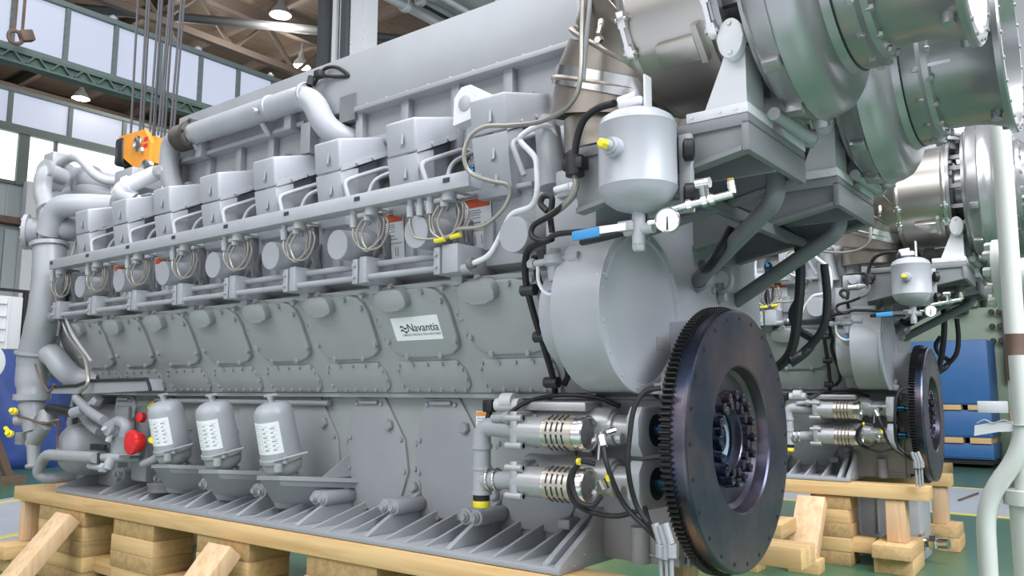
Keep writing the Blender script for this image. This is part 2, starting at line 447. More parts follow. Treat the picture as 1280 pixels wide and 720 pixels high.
# --- wiring duct, its connectors and cable loops
d = MB(); d.bx(-3.47, .135, -.215, -.135, 1.872, 1.935, bev=.003)
for k in range(8): d.box((-.3 - .489 * k + .3, -.10, 1.90), (.04, .1, .03))
duct = d.build('wiring_duct', 'light', ENG)
for k in range(8):
    x = .02 - .489 * k - (.03 if k else 0)
    t = MB(); t.box((x, -.216, 1.912), (.034, .004, .018)); t.build('duct_tag', 'ink', duct)
for k in range(8):
    x = -.075 - .489 * k if k else -.115
    xs = [x - .10, x - .045, x + .01] if k == 0 else [x + .0]
    c = MB()
    for q in xs:
        c.cyl((q, -.175, 1.872), (q, -.175, 1.845), .014, n=10); c.cyl((q, -.175, 1.845), (q, -.175, 1.80), .018, .015, n=10)
    c.cyl((x + .11, -.17, 1.872), (x + .11, -.17, 1.84), .030, n=14)
    c.cyl((x + .085, -.17, 1.86), (x + .085, -.17, 1.82), .018, n=10)
    c.build('cable_gland', 'galv', ENG)
    l = MB()
    z0 = 1.81
    l.tube([(xs[0], -.175, z0), (xs[0] + .005, -.18, 1.76), (xs[0] + .04, -.17, 1.71), (x + .09, -.16, 1.70), (x + .155, -.15, 1.75), (x + .165, -.15, 1.82), (x + .13, -.15, 1.845)], .005, 8)
    l.tube([(x + .06, -.175, 1.83), (x + .03, -.18, 1.78), (x + .035, -.17, 1.72), (x + .075, -.16, 1.69), (x + .12, -.15, 1.72), (x + .145, -.15, 1.79), (x + .13, -.15, 1.84)], .005, 8)
    l.tube([(x + .085, -.17, 1.83), (x + .06, -.18, 1.76), (x + .08, -.165, 1.70), (x + .14, -.14, 1.71), (x + .185, -.14, 1.79), (x + .15, -.14, 1.85)], .005, 8)
    if k == 0: l.tube([(x + .01, -.175, 1.81), (x + .02, -.175, 1.73), (x + .07, -.17, 1.69)], .006, 8)
    l.build('cable_loop', 'braid', ENG)
    v = MB(); v.cyl((x + .055, -.06, 1.86), (x + .075, -.05, 1.68), .009, n=10); v.tube([(x + .115, -.10, 1.86), (x + .10, -.09, 1.75), (x + .09, -.06, 1.68)], .009, 8)
    v.build('drain_tube', 'dark', ENG)
tp_ = MB(); tp_.cyl((-.08, -.166, 1.688), (-.03, -.166, 1.690), .011, n=10); tp_.cyl((-.0, -.163, 1.694), (.05, -.160, 1.70), .010, n=10); tp_.build('cable_tape', 'yellow', ENG)

# --- cylinder heads
for k in range(8):
    X1 = .223 - .4913 * k; X0 = X1 - .185
    h = MB()
    # valve cover (upper box) leaning outward, and head body below it
    h.prism([(X0, -.110, 2.262), (X0, -.092, 2.110), (X0, .30, 2.300), (X0, .30, 2.375)], (X1 - X0, 0, 0), bev=.0)
    bmesh.ops.bevel(h.bm, geom=h.bm.edges[:], offset=.013, segments=3, affect='EDGES', profile=.5)
    cov = None
    hd = MB()
    hd.prism([(X0 + .001, -.091, 2.108), (X0 + .001, -.050, 1.86), (X0 + .001, .04, 1.86), (X0 + .001, .02, 2.150)], (X1 - X0 - .002, 0, 0), bev=.0)
    bmesh.ops.bevel(hd.bm, geom=hd.bm.edges[:], offset=.008, segments=2, affect='EDGES', profile=.5)
    hd.prism([(X0 + .004, .0, 2.13), (X0 + .004, .0, 1.88), (X0 + .004, .12, 1.87), (X0 + .004, .30, 2.0), (X0 + .004, .30, 2.295)], (X1 - X0 - .075, 0, 0))
    # gussets and nuts cast on the front
    xm = (X0 + X1) / 2
    for (z, y) in ((2.035, -.078), (1.935, -.060)):
        hd.prism([(xm + .0, y, z - .035), (xm + .018, y - .012, z - .03), (xm + .010, y, z + .035)], (.012, 0, 0))
    # filler between heads with the lower shelf
    hd.prism([(X1 - .02, .0, 1.90), (X1 - .02, .0, 1.965), (X1 - .02, .30, 2.03), (X1 - .02, .30, 1.90)], (.30, 0, 0), bev=.006)
    hd.box((X1 + .10, .12, 1.995), (.11, .10, .05), bev=.008)
    hd.cyl((X1 + .12, .14, 2.0), (X1 + .12, .16, 2.10), .034, n=16); hd.cyl((X1 + .12, .155, 2.09), (X1 + .12, .165, 2.14), .024, n=16)
    hd = hd.build('cylinder_head', 'light', ENG)
    vc = h.build('valve_cover', 'light', hd)
    s = MB()
    s.prism([(X1 - .002, -.088, 2.108), (X1 - .002, .29, 2.292), (X1 - .002, .29, 2.318), (X1 - .002, -.088, 2.136)], (.007, 0, 0)); 
    for y in (.0, .10, .2): s.hexb((X1 + .004, y, 2.164 + y * .485), (1, 0, 0), .010, .010)
    for z in (2.19, ): s.prism([(xm, -.098, z - .05), (xm + .02, -.115, z - .04), (xm + .01, -.102, z + .02)], (.012, 0, 0))
    s.build('cover_flange', 'light', hd)
    p = MB(); p.pipe([(X1 + .085, -.09, 1.91), (X1 + .018, -.085, 2.055), (X1 + .03, -.03, 2.085), (X1 + .06, .14, 2.165), (X1 + .12, .24, 2.15)], .011, .03, n=10)
    p.build('bent_pipe', 'light', hd)
    p = MB(); p.pipe([(X1 + .12, -.04, 1.94), (X1 + .10, .02, 2.07), (X1 + .13, .14, 2.14)], .010, .05, n=10); p.build('bent_pipe', 'light', hd)
    if k in (1, 2):
        t = MB(); t.lathe((X1 + .18, .08, 2.005), (0, 0, 1), [(0, .03), (.02, .034), (.035, .028), (.05, .018), (.06, 0)], 14); t.build('green_cap', 'blue_metal', hd)
# manifold running behind the heads
mf = MB(); mf.cyl((-3.4, .20, 2.335), (.15, .20, 2.335), .032, n=16)
for k in range(8):
    x = -.05 - .4913 * k
    mf.lathe((x - .03, .20, 2.335), (1, 0, 0), [(0, .05), (.018, .05), (.018, .042), (.030, .042), (.030, .05), (.05, .05)], 14)
    mf.box((x - .01, .165, 2.375), (.06, .05, .02), rot=rotX(.4), bev=.006)
mf.build('rocker_oil_manifold', 'light', ENG)
b = MB()
LC = V((-0.033,-0.05,2.275)); b.prism([LC + V(q) for q in ((-.065, 0, -.075), (.06, 0, -.06), (.07, 0, .05), (.03, 0, .085), (-.02, 0, .085), (-.06, 0, .045))], (0, .16, 0), bev=.012, seg=3)
b.box(LC + V((0, .10, -.08)), (.08, .08, .06))
b = b.build('lifting_lug', 'white', ENG); b['label'] = 'white lifting lug'
c = MB(); c.lathe(LC + V((.0, -.001, .01)), (0, -1, 0), [(-.14, .034), (.002, .034), (.004, .030), (.003, 0)], 20); c.build('lug_eye', 'light', b)

# --- charge air cooler box in the vee
b = MB(); b.bx(-2.63, .40, .15, .62, 2.52, 2.82, bev=.008)
b.bx(-2.63, -1.33, .125, .63, 2.505, 2.53, bev=.003); b.bx(-.93, .40, .125, .63, 2.49, 2.515, bev=.003)
for i in range(9): b.hexb((-.85 + .14 * i, .14, 2.516), (0, 0, 1), .008, .008)
b.build('charge_air_cooler', 'paint', ENG)
b = MB(); b.bx(-2.62, .395, .20, .60, 2.15, 2.515)
for x in (-2.60, -2.286, -1.972, -1.659, -1.345, -1.22, -.929, -.603, -.278, .03, .345): b.bx(x - .025, x + .025, .16, .21, 2.18, 2.515, bev=.003)
b.bx(-1.32, -1.24, .10, .3, 2.33, 2.5, bev=.004)
b.build('air_receiver_panel', 'paint', ENG)
b = MB(); b.bx(-1.06, -.94, .142, .20, 2.46, 2.60); b.build('recess_shade_block', 'dark', ENG)  # solid dark block painting in the shade of a recess

# --- water pipe on top, with coupling and elbow
p = MB(); p.pipe([(-2.32, .07, 2.63), (-1.20, .07, 2.625), (-1.10, .10, 2.40), (-.95, .32, 2.36)], .065, .13, n=24, k=8)
for x in (-1.55, -1.25): p.lathe((x, .07, 2.627), (1, 0, 0), [(0, .065), (.003, .071), (.018, .071), (.021, .065)], 24, cap=False)
p.cyl((-1.62, .07, 2.56), (-1.62, .12, 2.50), .018, n=10); p.cyl((-2.3, .07, 2.57), (-2.3, .12, 2.52), .018, n=10)
p.hexb((-1.58, .0, 2.60), (0, -1, -.3), .018, .02)
p = p.build('cooling_water_pipe', 'light', ENG)
for x in (-1.42, -2.28):
    q = MB(); q.box((x, .12, 2.535), (.06, .07, .10), bev=.006); q.build('pipe_saddle', 'paint', ENG)
q = MB(); q.lathe((-2.45, .07, 2.63), (1, 0, 0), [(-.01, .06), (-.01, .082), (.005, .082), (.01, .07), (.018, .082), (.027, .07), (.036, .082), (.045, .07), (.054, .082), (.063, .07), (.072, .082), (.081, .07), (.09, .082), (.10, .068), (.12, .068), (.122, .09), (.15, .09), (.152, .07)], 28)
for a in range(6): q.hexb((-2.29, .07 + .085 * math.cos(a * 1.047), 2.63 + .085 * math.sin(a * 1.047)), (1, 0, 0), .010, .02)
q = q.build('pipe_coupling', 'bellows', ENG); q['label'] = 'dark flexible coupling'
q = MB(); q.pipe([(-2.45, .07, 2.63), (-2.56, .07, 2.63), (-2.58, .07, 2.45), (-2.50, .10, 2.25)], .06, .10, n=20); q.build('pipe_elbow', 'paint', ENG)
c = MB(); c.tube([(-2.62, .14, 2.71), (-2.3, .142, 2.70), (-1.9, .142, 2.715), (-1.5, .142, 2.69), (-1.3, .142, 2.71), (-1.207,0.12,2.753), (-1.162,0.13,2.781), (-1.084,0.13,2.766), (-1.026,0.14,2.729), (-1.005,0.145,2.704), (-1.062,0.14,2.712), (-1.167,0.12,2.735)], .010, 8)
c.build('sensor_cable', 'black', ENG)
c = MB(); c.cyl((-1.22, .07, 2.68), (-1.22, .08, 2.73), .018, n=10); c.box((-1.181,0.1,2.741), (.05, .04, .04), bev=.005); c.build('temperature_sensor', 'black', ENG)

# ================================================================ FLYWHEEL END
# gear housing drum
GC = (.02, 1.372)
d = MB(); d.lathe((.36, GC[0], GC[1]), (1, 0, 0), [(.19, .10), (.19, .284), (.372, .284), (.374, .292), (.388, .292), (.39, .284), (.392, .262), (.384, .256), (.384, 0)], 64)
d.box((.63, GC[0] - .02, 1.60), (.16, .30, .12), bev=.01); d.cyl((.44, GC[0], GC[1]), (.56, GC[0], GC[1]), .2)
for a in range(16): d.hexb((.748, GC[0] + .273 * math.cos(a * .3927 + .2), GC[1] + .273 * math.sin(a * .3927 + .2)), (1, 0, 0), .007, .006)
gh = d.build('gear_housing', 'light', ENG)
p = MB(); p.box((.7455, .165, 1.262), (.002, .075, .052)); pl = p.build('maker_plate', 'platebeige', gh)
p = MB(); p.prism([(.75, .13, 1.07), (.75, .28, 1.05), (.75, .28, 1.09), (.75, .16, 1.13)], (.014, 0, 0)); p.box((.757, .205, 1.105), (.014, .14, .05), rot=rotX(-.45)); p.build('pointer_bracket', 'white', gh)
p = MB(); p.tube([(0.752,-0.234,1.459), (0.752,-0.207,1.51), (0.752,-0.137,1.588), (0.752,-0.053,1.637)], .007, 8); p.build('edge_pipe', 'light', gh)
# end plate / flywheel housing
e = MB()
e.prism([(.44, .24, .47), (.44, .24, 1.07), (.44, .10, 1.10), (.44, -.0, 1.25), (.44, .0, 1.5), (.44, .18, 1.94), (.44, 1.15, 1.94), (.44, 1.30, 1.5), (.44, 1.32, .7), (.44, 1.10, .47)], (.25, 0, 0), bev=.01)
e.bx(.44, .80, .24, .9, .47, .56, bev=.01); e.bx(.44, .86, .235, .60, .50, 1.35, bev=.01)
for y in (.62, .75, .88, 1.0, 1.12): e.hexb((.69, y, 1.50 + .02), (1, 0, 0), .014, .012)
e.build('end_housing', 'light', ENG)
w = MB(); w.bx(.44, .78, .20, .30, .47, 1.06, bev=.006); w.cyl((.63, .19, .47), (.63, .19, .60), .035, n=16); w.bx(.66, .78, .19, .205, .50, .508); w.build('end_side_panel', 'paint', ENG)
# lifting eye hooks above wheel
q = MB(); q.torus((0.72,0.788,1.57), (.3, 1, 0), .05, .011, 28, 8); q.box((0.71,0.808,1.521), (.03, .03, .08)); q.build('lifting_eye', 'galv', ENG)

# flywheel
FC = (.376, .920)
f = MB()
pr = [(.0, .12), (.0, .452), (.008, .458), (.008, .462), (.03, .462), (.032, .470), (.072, .474), (.082, .470), (.086, .462), (.086, .268), (.080, .262), (.040, .252), (.028, .235), (.028, .178), (.040, .172), (.040, .108), (.036, .104), (.0, .104)]
f.lathe((.872, FC[0], FC[1]), (1, 0, 0), pr, 128, cap=False)
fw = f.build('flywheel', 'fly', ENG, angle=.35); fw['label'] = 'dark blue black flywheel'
g = MB()   # toothed ring
n = 150; r0, r1 = .468, .486
x0, x1 = .868, .905
vs = []
for i in range(n * 4):
    a = 2 * PI * i / (n * 4); r = r1 if i % 4 in (0, 1) else r0
    vs.append((r * math.cos(a), r * math.sin(a)))
A = [g.bm.verts.new((x0, FC[0] + a, FC[1] + b)) for a, b in vs]; B = [g.bm.verts.new((x1, FC[0] + a, FC[1] + b)) for a, b in vs]
C_ = [g.bm.verts.new((x0, FC[0] + .45 * a / math.hypot(a, b), FC[1] + .45 * b / math.hypot(a, b))) for a, b in vs]
D_ = [g.bm.verts.new((x1, FC[0] + .45 * a / math.hypot(a, b), FC[1] + .45 * b / math.hypot(a, b))) for a, b in vs]
N = len(vs)
for i in range(N):
    j = (i + 1) % N
    g.bm.faces.new((A[i], A[j], B[j], B[i])); g.bm.faces.new((C_[i], C_[j], A[j], A[i])); g.bm.faces.new((B[i], B[j], D_[j], D_[i]))
g.build('ring_gear', 'gear', fw, angle=.3)
for i in range(16):
    a = 2 * PI * i / 16
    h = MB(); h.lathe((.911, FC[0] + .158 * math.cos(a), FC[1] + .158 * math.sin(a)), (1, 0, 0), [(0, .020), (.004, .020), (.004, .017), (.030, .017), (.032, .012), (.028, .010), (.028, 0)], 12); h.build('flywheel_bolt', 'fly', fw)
h = MB()
for i in range(16):
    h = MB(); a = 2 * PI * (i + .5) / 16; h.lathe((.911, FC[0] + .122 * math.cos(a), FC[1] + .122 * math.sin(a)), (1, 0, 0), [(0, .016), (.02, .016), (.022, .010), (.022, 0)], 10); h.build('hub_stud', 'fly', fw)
h = MB(); h.lathe((.86, FC[0], FC[1]), (1, 0, 0), [(.045, .105), (.0, .104), (-.01, .098), (-.01, .06), (.01, .055), (.01, 0)], 40, cap=False); h.build('hub_bore', 'blue_metal', fw)
h = MB()
for i in range(24):
    a = 2 * PI * i / 24; h.lathe((.957, FC[0] + .440 * math.cos(a), FC[1] + .440 * math.sin(a)), (1, 0, 0), [(0, .008), (.0025, .008), (.0025, .005), (.001, 0)], 10)
h.build('rim_dowel', 'gear', fw)
h = MB(); h.lathe((.76, FC[0], FC[1]), (1, 0, 0), [(0, .20), (.08, .20)], 40); h.build('crank_flange', 'dark', ENG)

# brackets carrying the turbochargers, with their support pipes
for (y0, y1, zt) in ((-.315, .185, 1.892), (.56, 1.06, 1.892)):
    b = MB()
    b.bx(.68, 1.285, y0, y1, zt - .035, zt, bev=.004)
    for ya, yb in ((y0 + .012, y0 + .032), (y1 - .032, y1 - .012)):
        b.prism([(.69, ya, zt - .03), (1.27, ya, zt - .03), (1.265, ya, zt - .105), (.69, ya, zt - .215)], (0, yb - ya, 0))
        b.prism([(.69, ya - .012, zt - .22), (1.262, ya - .012, zt - .11), (1.262, ya - .012, zt - .095), (.69, ya - .012, zt - .203)], (0, yb - ya + .03, 0))
    b.bx(1.262, 1.285, y0, y1, zt - .112, zt - .02, bev=.004)
    b.bx(.69, 1.27, (y0 + y1) / 2 - .01, (y0 + y1) / 2 + .01, zt - .12, zt - .03)
    b.build('turbo_bracket', 'bracket', ENG)
q = MB(); q.pipe([(1.20, .148, 1.84), (1.195, .14, 1.73), (.68, .60, 1.54)],   .032, .10, n=20); q.torus((.70, .59, 1.545), V((-.46, .67, -.165)), .036, .008, 20, 8); q.build('support_pipe', 'bracket', ENG)
q = MB(); q.pipe([(1.20, .863, 1.84), (1.195, .86, 1.74), (.68, 1.02, 1.50)], .032, .10, n=20); q.build('support_pipe', 'bracket', ENG)
q = MB(); q.prism([(1.02, -.20, 1.735), (1.02, .95, 1.735), (1.02, .95, 1.70), (1.02, -.20, 1.70)], (.012, 0, 0)); q.bx(.95, 1.03, -.20, .95, 1.728, 1.74); q.build('cable_tray', 'dark', ENG)
q = MB(); q.tube([(.98, -.1, 1.75), (.985, .3, 1.752), (.98, .92, 1.752), (.98, 1.02, 1.66), (.96, 1.03, 1.45), (.9, 1.06, 1.25), (.75, 1.08, 1.15)], .022, 10)
q.tube([(.95, .35, 1.70), (.90, .33, 1.60), (.82, .40, 1.56), (.76, .5, 1.60)], .018, 10); q.build('cable_bundle', 'black', ENG)

# turbochargers
def turbo(y, TZ):
    root = MB()
    root.lathe((1.19, y, TZ), (1, 0, 0), [(0, .24), (.04, .24), (.05, .19), (.12, .19), (.13, .26), (.15, .26)], 48)
    for a in range(12): root.box((1.255, y + .29 * math.cos(a * .5236), TZ + .29 * math.sin(a * .5236)), (.15, .03, .03))
    root.lathe((1.205, y, TZ), (1, 0, 0), [(0, .36), (.0, .40), (.02, .40), (.02, .36)], 64, cap=False)
    root.lathe((1.30, y, TZ), (1, 0, 0), [(0, .30), (.0, .46), (.02, .46), (.02, .30)], 64, cap=False)
    t = root.build('turbocharger', 'turbo', ENG)
    # turbine drum
    d = MB()
    d.lathe((.90, y, TZ), (1, 0, 0), [(0, .36), (.0, .398), (.012, .405), (.024, .398), (.028, .392), (.275, .392), (.279, .398), (.291, .405), (.303, .398), (.305, .36)], 72)
    d.build('turbine_drum', 'steel', t)
    h = MB()
    def on(a, r=.392): return (y + r * math.cos(a), TZ + r * math.sin(a))
    a0 = -2.35
    cy, cz = on(a0, .40); h.box((1.07, cy, cz), (.13, .05, .09), rot=rotX(a0 + PI), bev=.004)
    h.box((1.145, cy - .006, cz + .01), (.02, .05, .14), rot=rotX(a0 + PI))
    h.build('drum_hatch', 'steel', t)
    for xx in (.915, 1.192):
        h = MB()
        for a in (-2.75, -2.45):
            cy, cz = on(a, .41); h.box((xx, cy, cz), (.028, .02, .06), rot=rotX(a + PI), bev=.003); h.cyl((xx - .02, cy, cz), (xx + .02, cy, cz), .010, n=8)
        cy, cz = on(-2.6, .415); h.box((xx, cy, cz), (.014, .012, .10), rot=rotX(-2.6 + PI)); h.build('clamp_latch', 'chrome', t)
    # outlet flange on top and neck
    h = MB(); h.lathe((1.06, y, TZ + .33), (0, 0, 1), [(0, .21), (.06, .21), (.06, .24), (.085, .24), (.085, .20), (.10, .20), (.10, .23), (.12, .23), (.14, .19), (.30, .10), (.5, .09)], 40)
    for a in range(14): h.hexb((1.06 + .222 * math.cos(a * .4488), y + .222 * math.sin(a * .4488), TZ + .39), (0, 0, -1), .014, .02)
    h.build('outlet_flange', 'light', t)
    # compressor volute
    c = MB()
    c.lathe((1.32, y, TZ), (1, 0, 0), [(0, .30), (0, .490), (.010, .505), (.018, .510), (.070, .518), (.076, .524), (.082, .518), (.110, .512), (.140, .495), (.160, .465), (.170, .43), (.174, .395), (.178, .385), (.205, .375), (.205, .3)], 80)
    for a in (-2.75, -2.2, -1.75, -1.2):
        cy, cz = on(a, .515); c.box((1.365, cy, cz), (.05, .06, .045), rot=rotX(a), bev=.004)
    c.build('compressor_volute', 'turbo', t)
    r = MB(); r.torus((1.525, y, TZ), (1, 0, 0), .374, .0035, 72, 6); r.build('seam_ring', 'black', t)
    n_ = MB()
    n_.lathe((1.525, y, TZ), (1, 0, 0), [(0, .30), (.0, .372), (.02, .374), (.055, .374), (.058, .368), (.066, .352), (.085, .348), (.088, .332), (.092, .32), (.18, .322), (.23, .334), (.275, .350), (.290, .358), (.292, .380), (.310, .382), (.316, .376), (.316, .340), (.28, .33), (.1, .29), (.02, .28)], 80, cap=False)
    for a in range(18):
        t_ = a * 2 * PI / 18 + .1
        n_.hexb((1.573, y + .374 * math.cos(t_), TZ + .374 * math.sin(t_)), (0, math.cos(t_), math.sin(t_)), .013, .012)
        n_.hexb((1.60, y + .338 * math.cos(t_ + .15), TZ + .338 * math.sin(t_ + .15)), (1, 0, 0), .014, .022)
    for a in range(24):
        t_ = a * 2 * PI / 24; n_.lathe((1.834, y + .362 * math.cos(t_), TZ + .362 * math.sin(t_)), (1, 0, 0), [(0, .008), (.012, .008)], 8)
    for a in (-1.9, -2.9, -.9): 
        cy, cz = on(a, .37); n_.cyl((1.79, y + .34 * math.cos(a), TZ + .34 * math.sin(a)), (1.79, y + .385 * math.cos(a), TZ + .385 * math.sin(a)), .018, n=12)
    n_.build('inlet_trumpet', 'turbo', t)
    g = MB()
    for a in (-2.72, -.4, 1.2):
        c0, s0 = math.cos(a), math.sin(a)
        g.prism([(1.59, y + .35 * c0, TZ + .35 * s0), (1.59, y + .322 * c0, TZ + .322 * s0), (1.68, y + .322 * c0, TZ + .322 * s0)], (0, -.012 * s0, .012 * c0))
    g.build('stiffening_gusset', 'white', t)
    s = MB(); s.lathe((1.60, y, TZ), (1, 0, 0), [(0, 0), (.0, .10), (.04, .09), (.09, .04), (.11, 0)], 24)
    for a in range(9): s.box((1.60, y + .19 * math.cos(a * .698), TZ + .19 * math.sin(a * .698)), (.05, .19, .006), rot=rotX(a * .698) @ rotY(.0))
    s.build('compressor_wheel', 'chrome', t)
    for o in [t] + list(t.children):
        for v_ in o.data.vertices:
            q_ = v_.co + ORG[0]; v_.co = V((q_.x, y + .875 * (q_.y - y), TZ + .875 * (q_.z - TZ))) - ORG[0]
    # pedestal
    p = MB()
    p.bx(1.09, 1.285, y - .255, y - .05, 1.893, 1.925, bev=.004)
    p.prism([(1.14, y - .235, 1.92), (1.275, y - .235, 1.92), (1.275, y - .235, 2.10), (1.235, y - .235, 2.16), (1.20, y - .235, 2.06)], (0, .14, 0), bev=.004)
    p.bx(1.09, 1.285, y + .05, y + .25, 1.893, 1.925); p.bx(1.20, 1.28, y + .10, y + .22, 1.92, 2.16)
    for xx in (1.11, 1.20, 1.25): p.cyl((xx, y - .258, 1.91), (xx, y - .25, 1.91), .006, n=8)
    p.build('pedestal', 'white', t)
    o = MB(); pl = []
    for i in range(24):
        a = 2 * PI * i / 24; pl.append((1.245 + .040 * math.cos(a) , y - .245, 2.12 + .062 * math.sin(a)))
    o.prism(pl, (0, -.03, 0), bev=.004); o.hexb((1.245, y - .275, 2.165), (0, -1, 0), .008, .006); o.hexb((1.245, y - .275, 2.075), (0, -1, 0), .008, .006)
    o.build('oval_cover', 'white', t)
    k = MB(); k.cyl((1.305, y - .10, 1.925), (1.305, y + .25, 1.935), .020, n=12); k.hexb((1.305, y + .25, 1.935), (0, 1, 0), .03, .03); k.build('drain_pipe', 'galv', t)
    n0 = len(t.children); old = set(t.children)
    # exhaust elbow
    x = MB()
    P = [V((.92, y, TZ)), V((.85, y, TZ - .02)), V((.745, y + .01, TZ - .11)), V((.675, y + .03, TZ - .22)), V((.65, y + .05, TZ - .34)), V((.65, y + .06, TZ - .48))]
    x.tube(P[:3], [.36, .31, .25], 48, 0, cap=False); x.tube([P[2], P[3]], .235, 48, 0, cap=False)
    x.tube([P[3], P[4]], [.225, .235], 48, 0, cap=False); x.tube([P[4], P[5]], .18, 40, 0)
    x.build('exhaust_elbow', 'heat', t)
    x = MB(); x.torus(P[2], P[3] - P[1], .243, .012, 48, 8); x.torus(P[3] , P[4] - P[2], .236, .012, 48, 8); x.torus(P[1], P[2] - P[0], .305, .008, 48, 8)
    x.build('elbow_clamp', 'heat', t)
    x = MB(); x.tube([P[3].lerp(P[2], .35), P[3].lerp(P[4], .25)], .243, 48, 0, cap=False); x.build('clamp_band', 'chrome', t)
    l = MB(); l.tube([(.80, y - .30, TZ - .09), (.805, y - .315, TZ - .12), (.80, y - .32, TZ - .15)], .010, 8); l.hexb((.80, y - .31, TZ - .17), (0, -1, -.3), .016, .02); l.build('clamp_hook', 'chrome', t)
    for o in t.children:
        if o in old: continue
        for v_ in o.data.vertices:
            q_ = v_.co + ORG[0]; v_.co = V((q_.x, y + .875 * (q_.y - y), TZ + .875 * (q_.z - TZ))) - ORG[0]
    return t
turbo(-.06, 2.385); turbo(.81, 2.36)


# air tank with valve and gauge
TX, TY = .98, -.42
t = MB()
t.lathe((TX, TY, 1.615), (0, 0, 1), [(0, 0), (.002, .03), (.015, .07), (.035, .098), (.06, .113), (.07, .117), (.073, .119), (.077, .117), (.258, .117), (.262, .119), (.266, .116), (.285, .108), (.302, .082), (.312, .04), (.314, 0)], 48)
t.cyl((TX, TY, 1.60), (TX, TY, 1.63), .02, n=12); t.cyl((TX - .01, TY, 1.92), (TX - .01, TY, 1.945), .018, n=12)
tank = t.build('air_tank', 'light', ENG)
c = MB(); a = math.atan2(-2.0, .75)
dx, dy = math.cos(a), math.sin(a)
ax = V((-.08, -1., 0)).normalized(); pt = V((TX, TY, 1.787)) + ax * .115
c.lathe(pt, ax, [(-.02, .030), (.02, .030), (.022, .024), (.034, .024), (.034, .016), (.05, .016)], 20); c.build('side_port', 'light', tank)
c = MB(); c.lathe(pt + ax * .05, ax, [(0, .015), (.02, .015), (.024, .010), (.024, 0)], 6); c.build('yellow_plug', 'yellow', tank)
v = MB(); v.cyl((TX, TY, 1.52), (TX, TY, 1.605), .020, n=14); v.cyl((TX - .045, TY, 1.565), (TX + .05, TY, 1.565), .017, n=14); v.hexb((TX, TY, 1.52), (0, 0, -1), .02, .02)
v.box((TX - .03, TY - .022, 1.575), (.05, .02, .03), bev=.004)
v.build('ball_valve', 'galv', tank)
v = MB(); v.box((TX - .075, TY - .03, 1.572), (.10, .006, .022)); v.build('valve_lever', 'chrome', tank)
v = MB(); v.box((TX - .165, TY - .03, 1.566), (.10, .012, .03), rot=rotY(-.05), bev=.004); v.build('lever_sleeve', 'handleblue', tank)
gx = V((.36, -.92, -.08)).normalized(); gp = V((TX + .10, TY - .01, 1.578))
v = MB(); v.lathe(gp, gx, [(-.02, .030), (-.015, .036), (.006, .037), (.010, .034), (.008, .031)], 32); v.cyl(gp - V((.06, 0, 0)), gp - V((.03, 0, 0)), .01, n=10); v.build('gauge_case', 'chrome', tank)
v = MB(); v.lathe(gp + gx * .0092, gx, [(0, .031), (.001, 0)], 32); gf = v.build('gauge_dial', 'paper', tank)
v = MB(); u = gx.orthogonal().normalized(); w2 = gx.cross(u)
v.prism([gp + gx * .0106 + u * .022 + w2 * .018, gp + gx * .0106 + u * .018 + w2 * .022, gp + gx * .0106 - u * .008 - w2 * .006, gp + gx * .0106 - u * .006 - w2 * .008], gx * .001)
v.build('gauge_needle', 'ink', tank)
v = MB(); v.bx(TX + .09, TX + .13, TY + .09, TY + .115, 1.62, 1.86, bev=.003)
v.bx(TX - .02, TX + .12, TY + .095, TY + .108, 1.62, 1.66)
v.build('tank_bracket', 'galv', tank)
for z in (1.665, 1.80):
    v = MB(); v.lathe((TX + .118, TY + .06, z), (.6, .3, 0), [(0, .02), (.006, .034), (.03, .034), (.036, .02)], 20); v.build('rubber_mount', 'black', tank)
v = MB()
A0, A1 = V((1.08, -.40, 1.615)), V((1.25, -.36, 1.645))
v.cyl(A0, A1, .012, n=12); 
for q in (.25, .5, .62): v.cyl(A0.lerp(A1, q), A0.lerp(A1, q + .08), .018, n=10)
v.cyl(A0.lerp(A1, .55), A0.lerp(A1, .55) + V((.0, -.01, .05)), .014, n=10); v.cyl(A0.lerp(A1, .55) + V((-.02, -.01, .05)), A0.lerp(A1, .55) + V((.02, -.01, .05)), .016, n=12)
v.cyl(A1, A1 + V((-.005, 0, .035)), .012, n=10); v.build('fitting_row', 'chrome', tank)
v = MB(); v.cyl(A1 + V((-.005, 0, .035)), A1 + V((-.006, 0, .045)), .010, n=8); v.build('brass_cap', 'brass', tank)
v = MB(); v.bx(TX - .05, TX + .03, TY - .03, TY + .03, 1.938, 1.965, bev=.006); v.cyl((TX - .06, TY, 1.972), (TX - .0, TY, 1.978), .014, n=10); v.bx(TX + .035, TX + .041, TY - .02, TY + .02, 1.93, 2.03); v.build('top_fitting', 'white', tank)

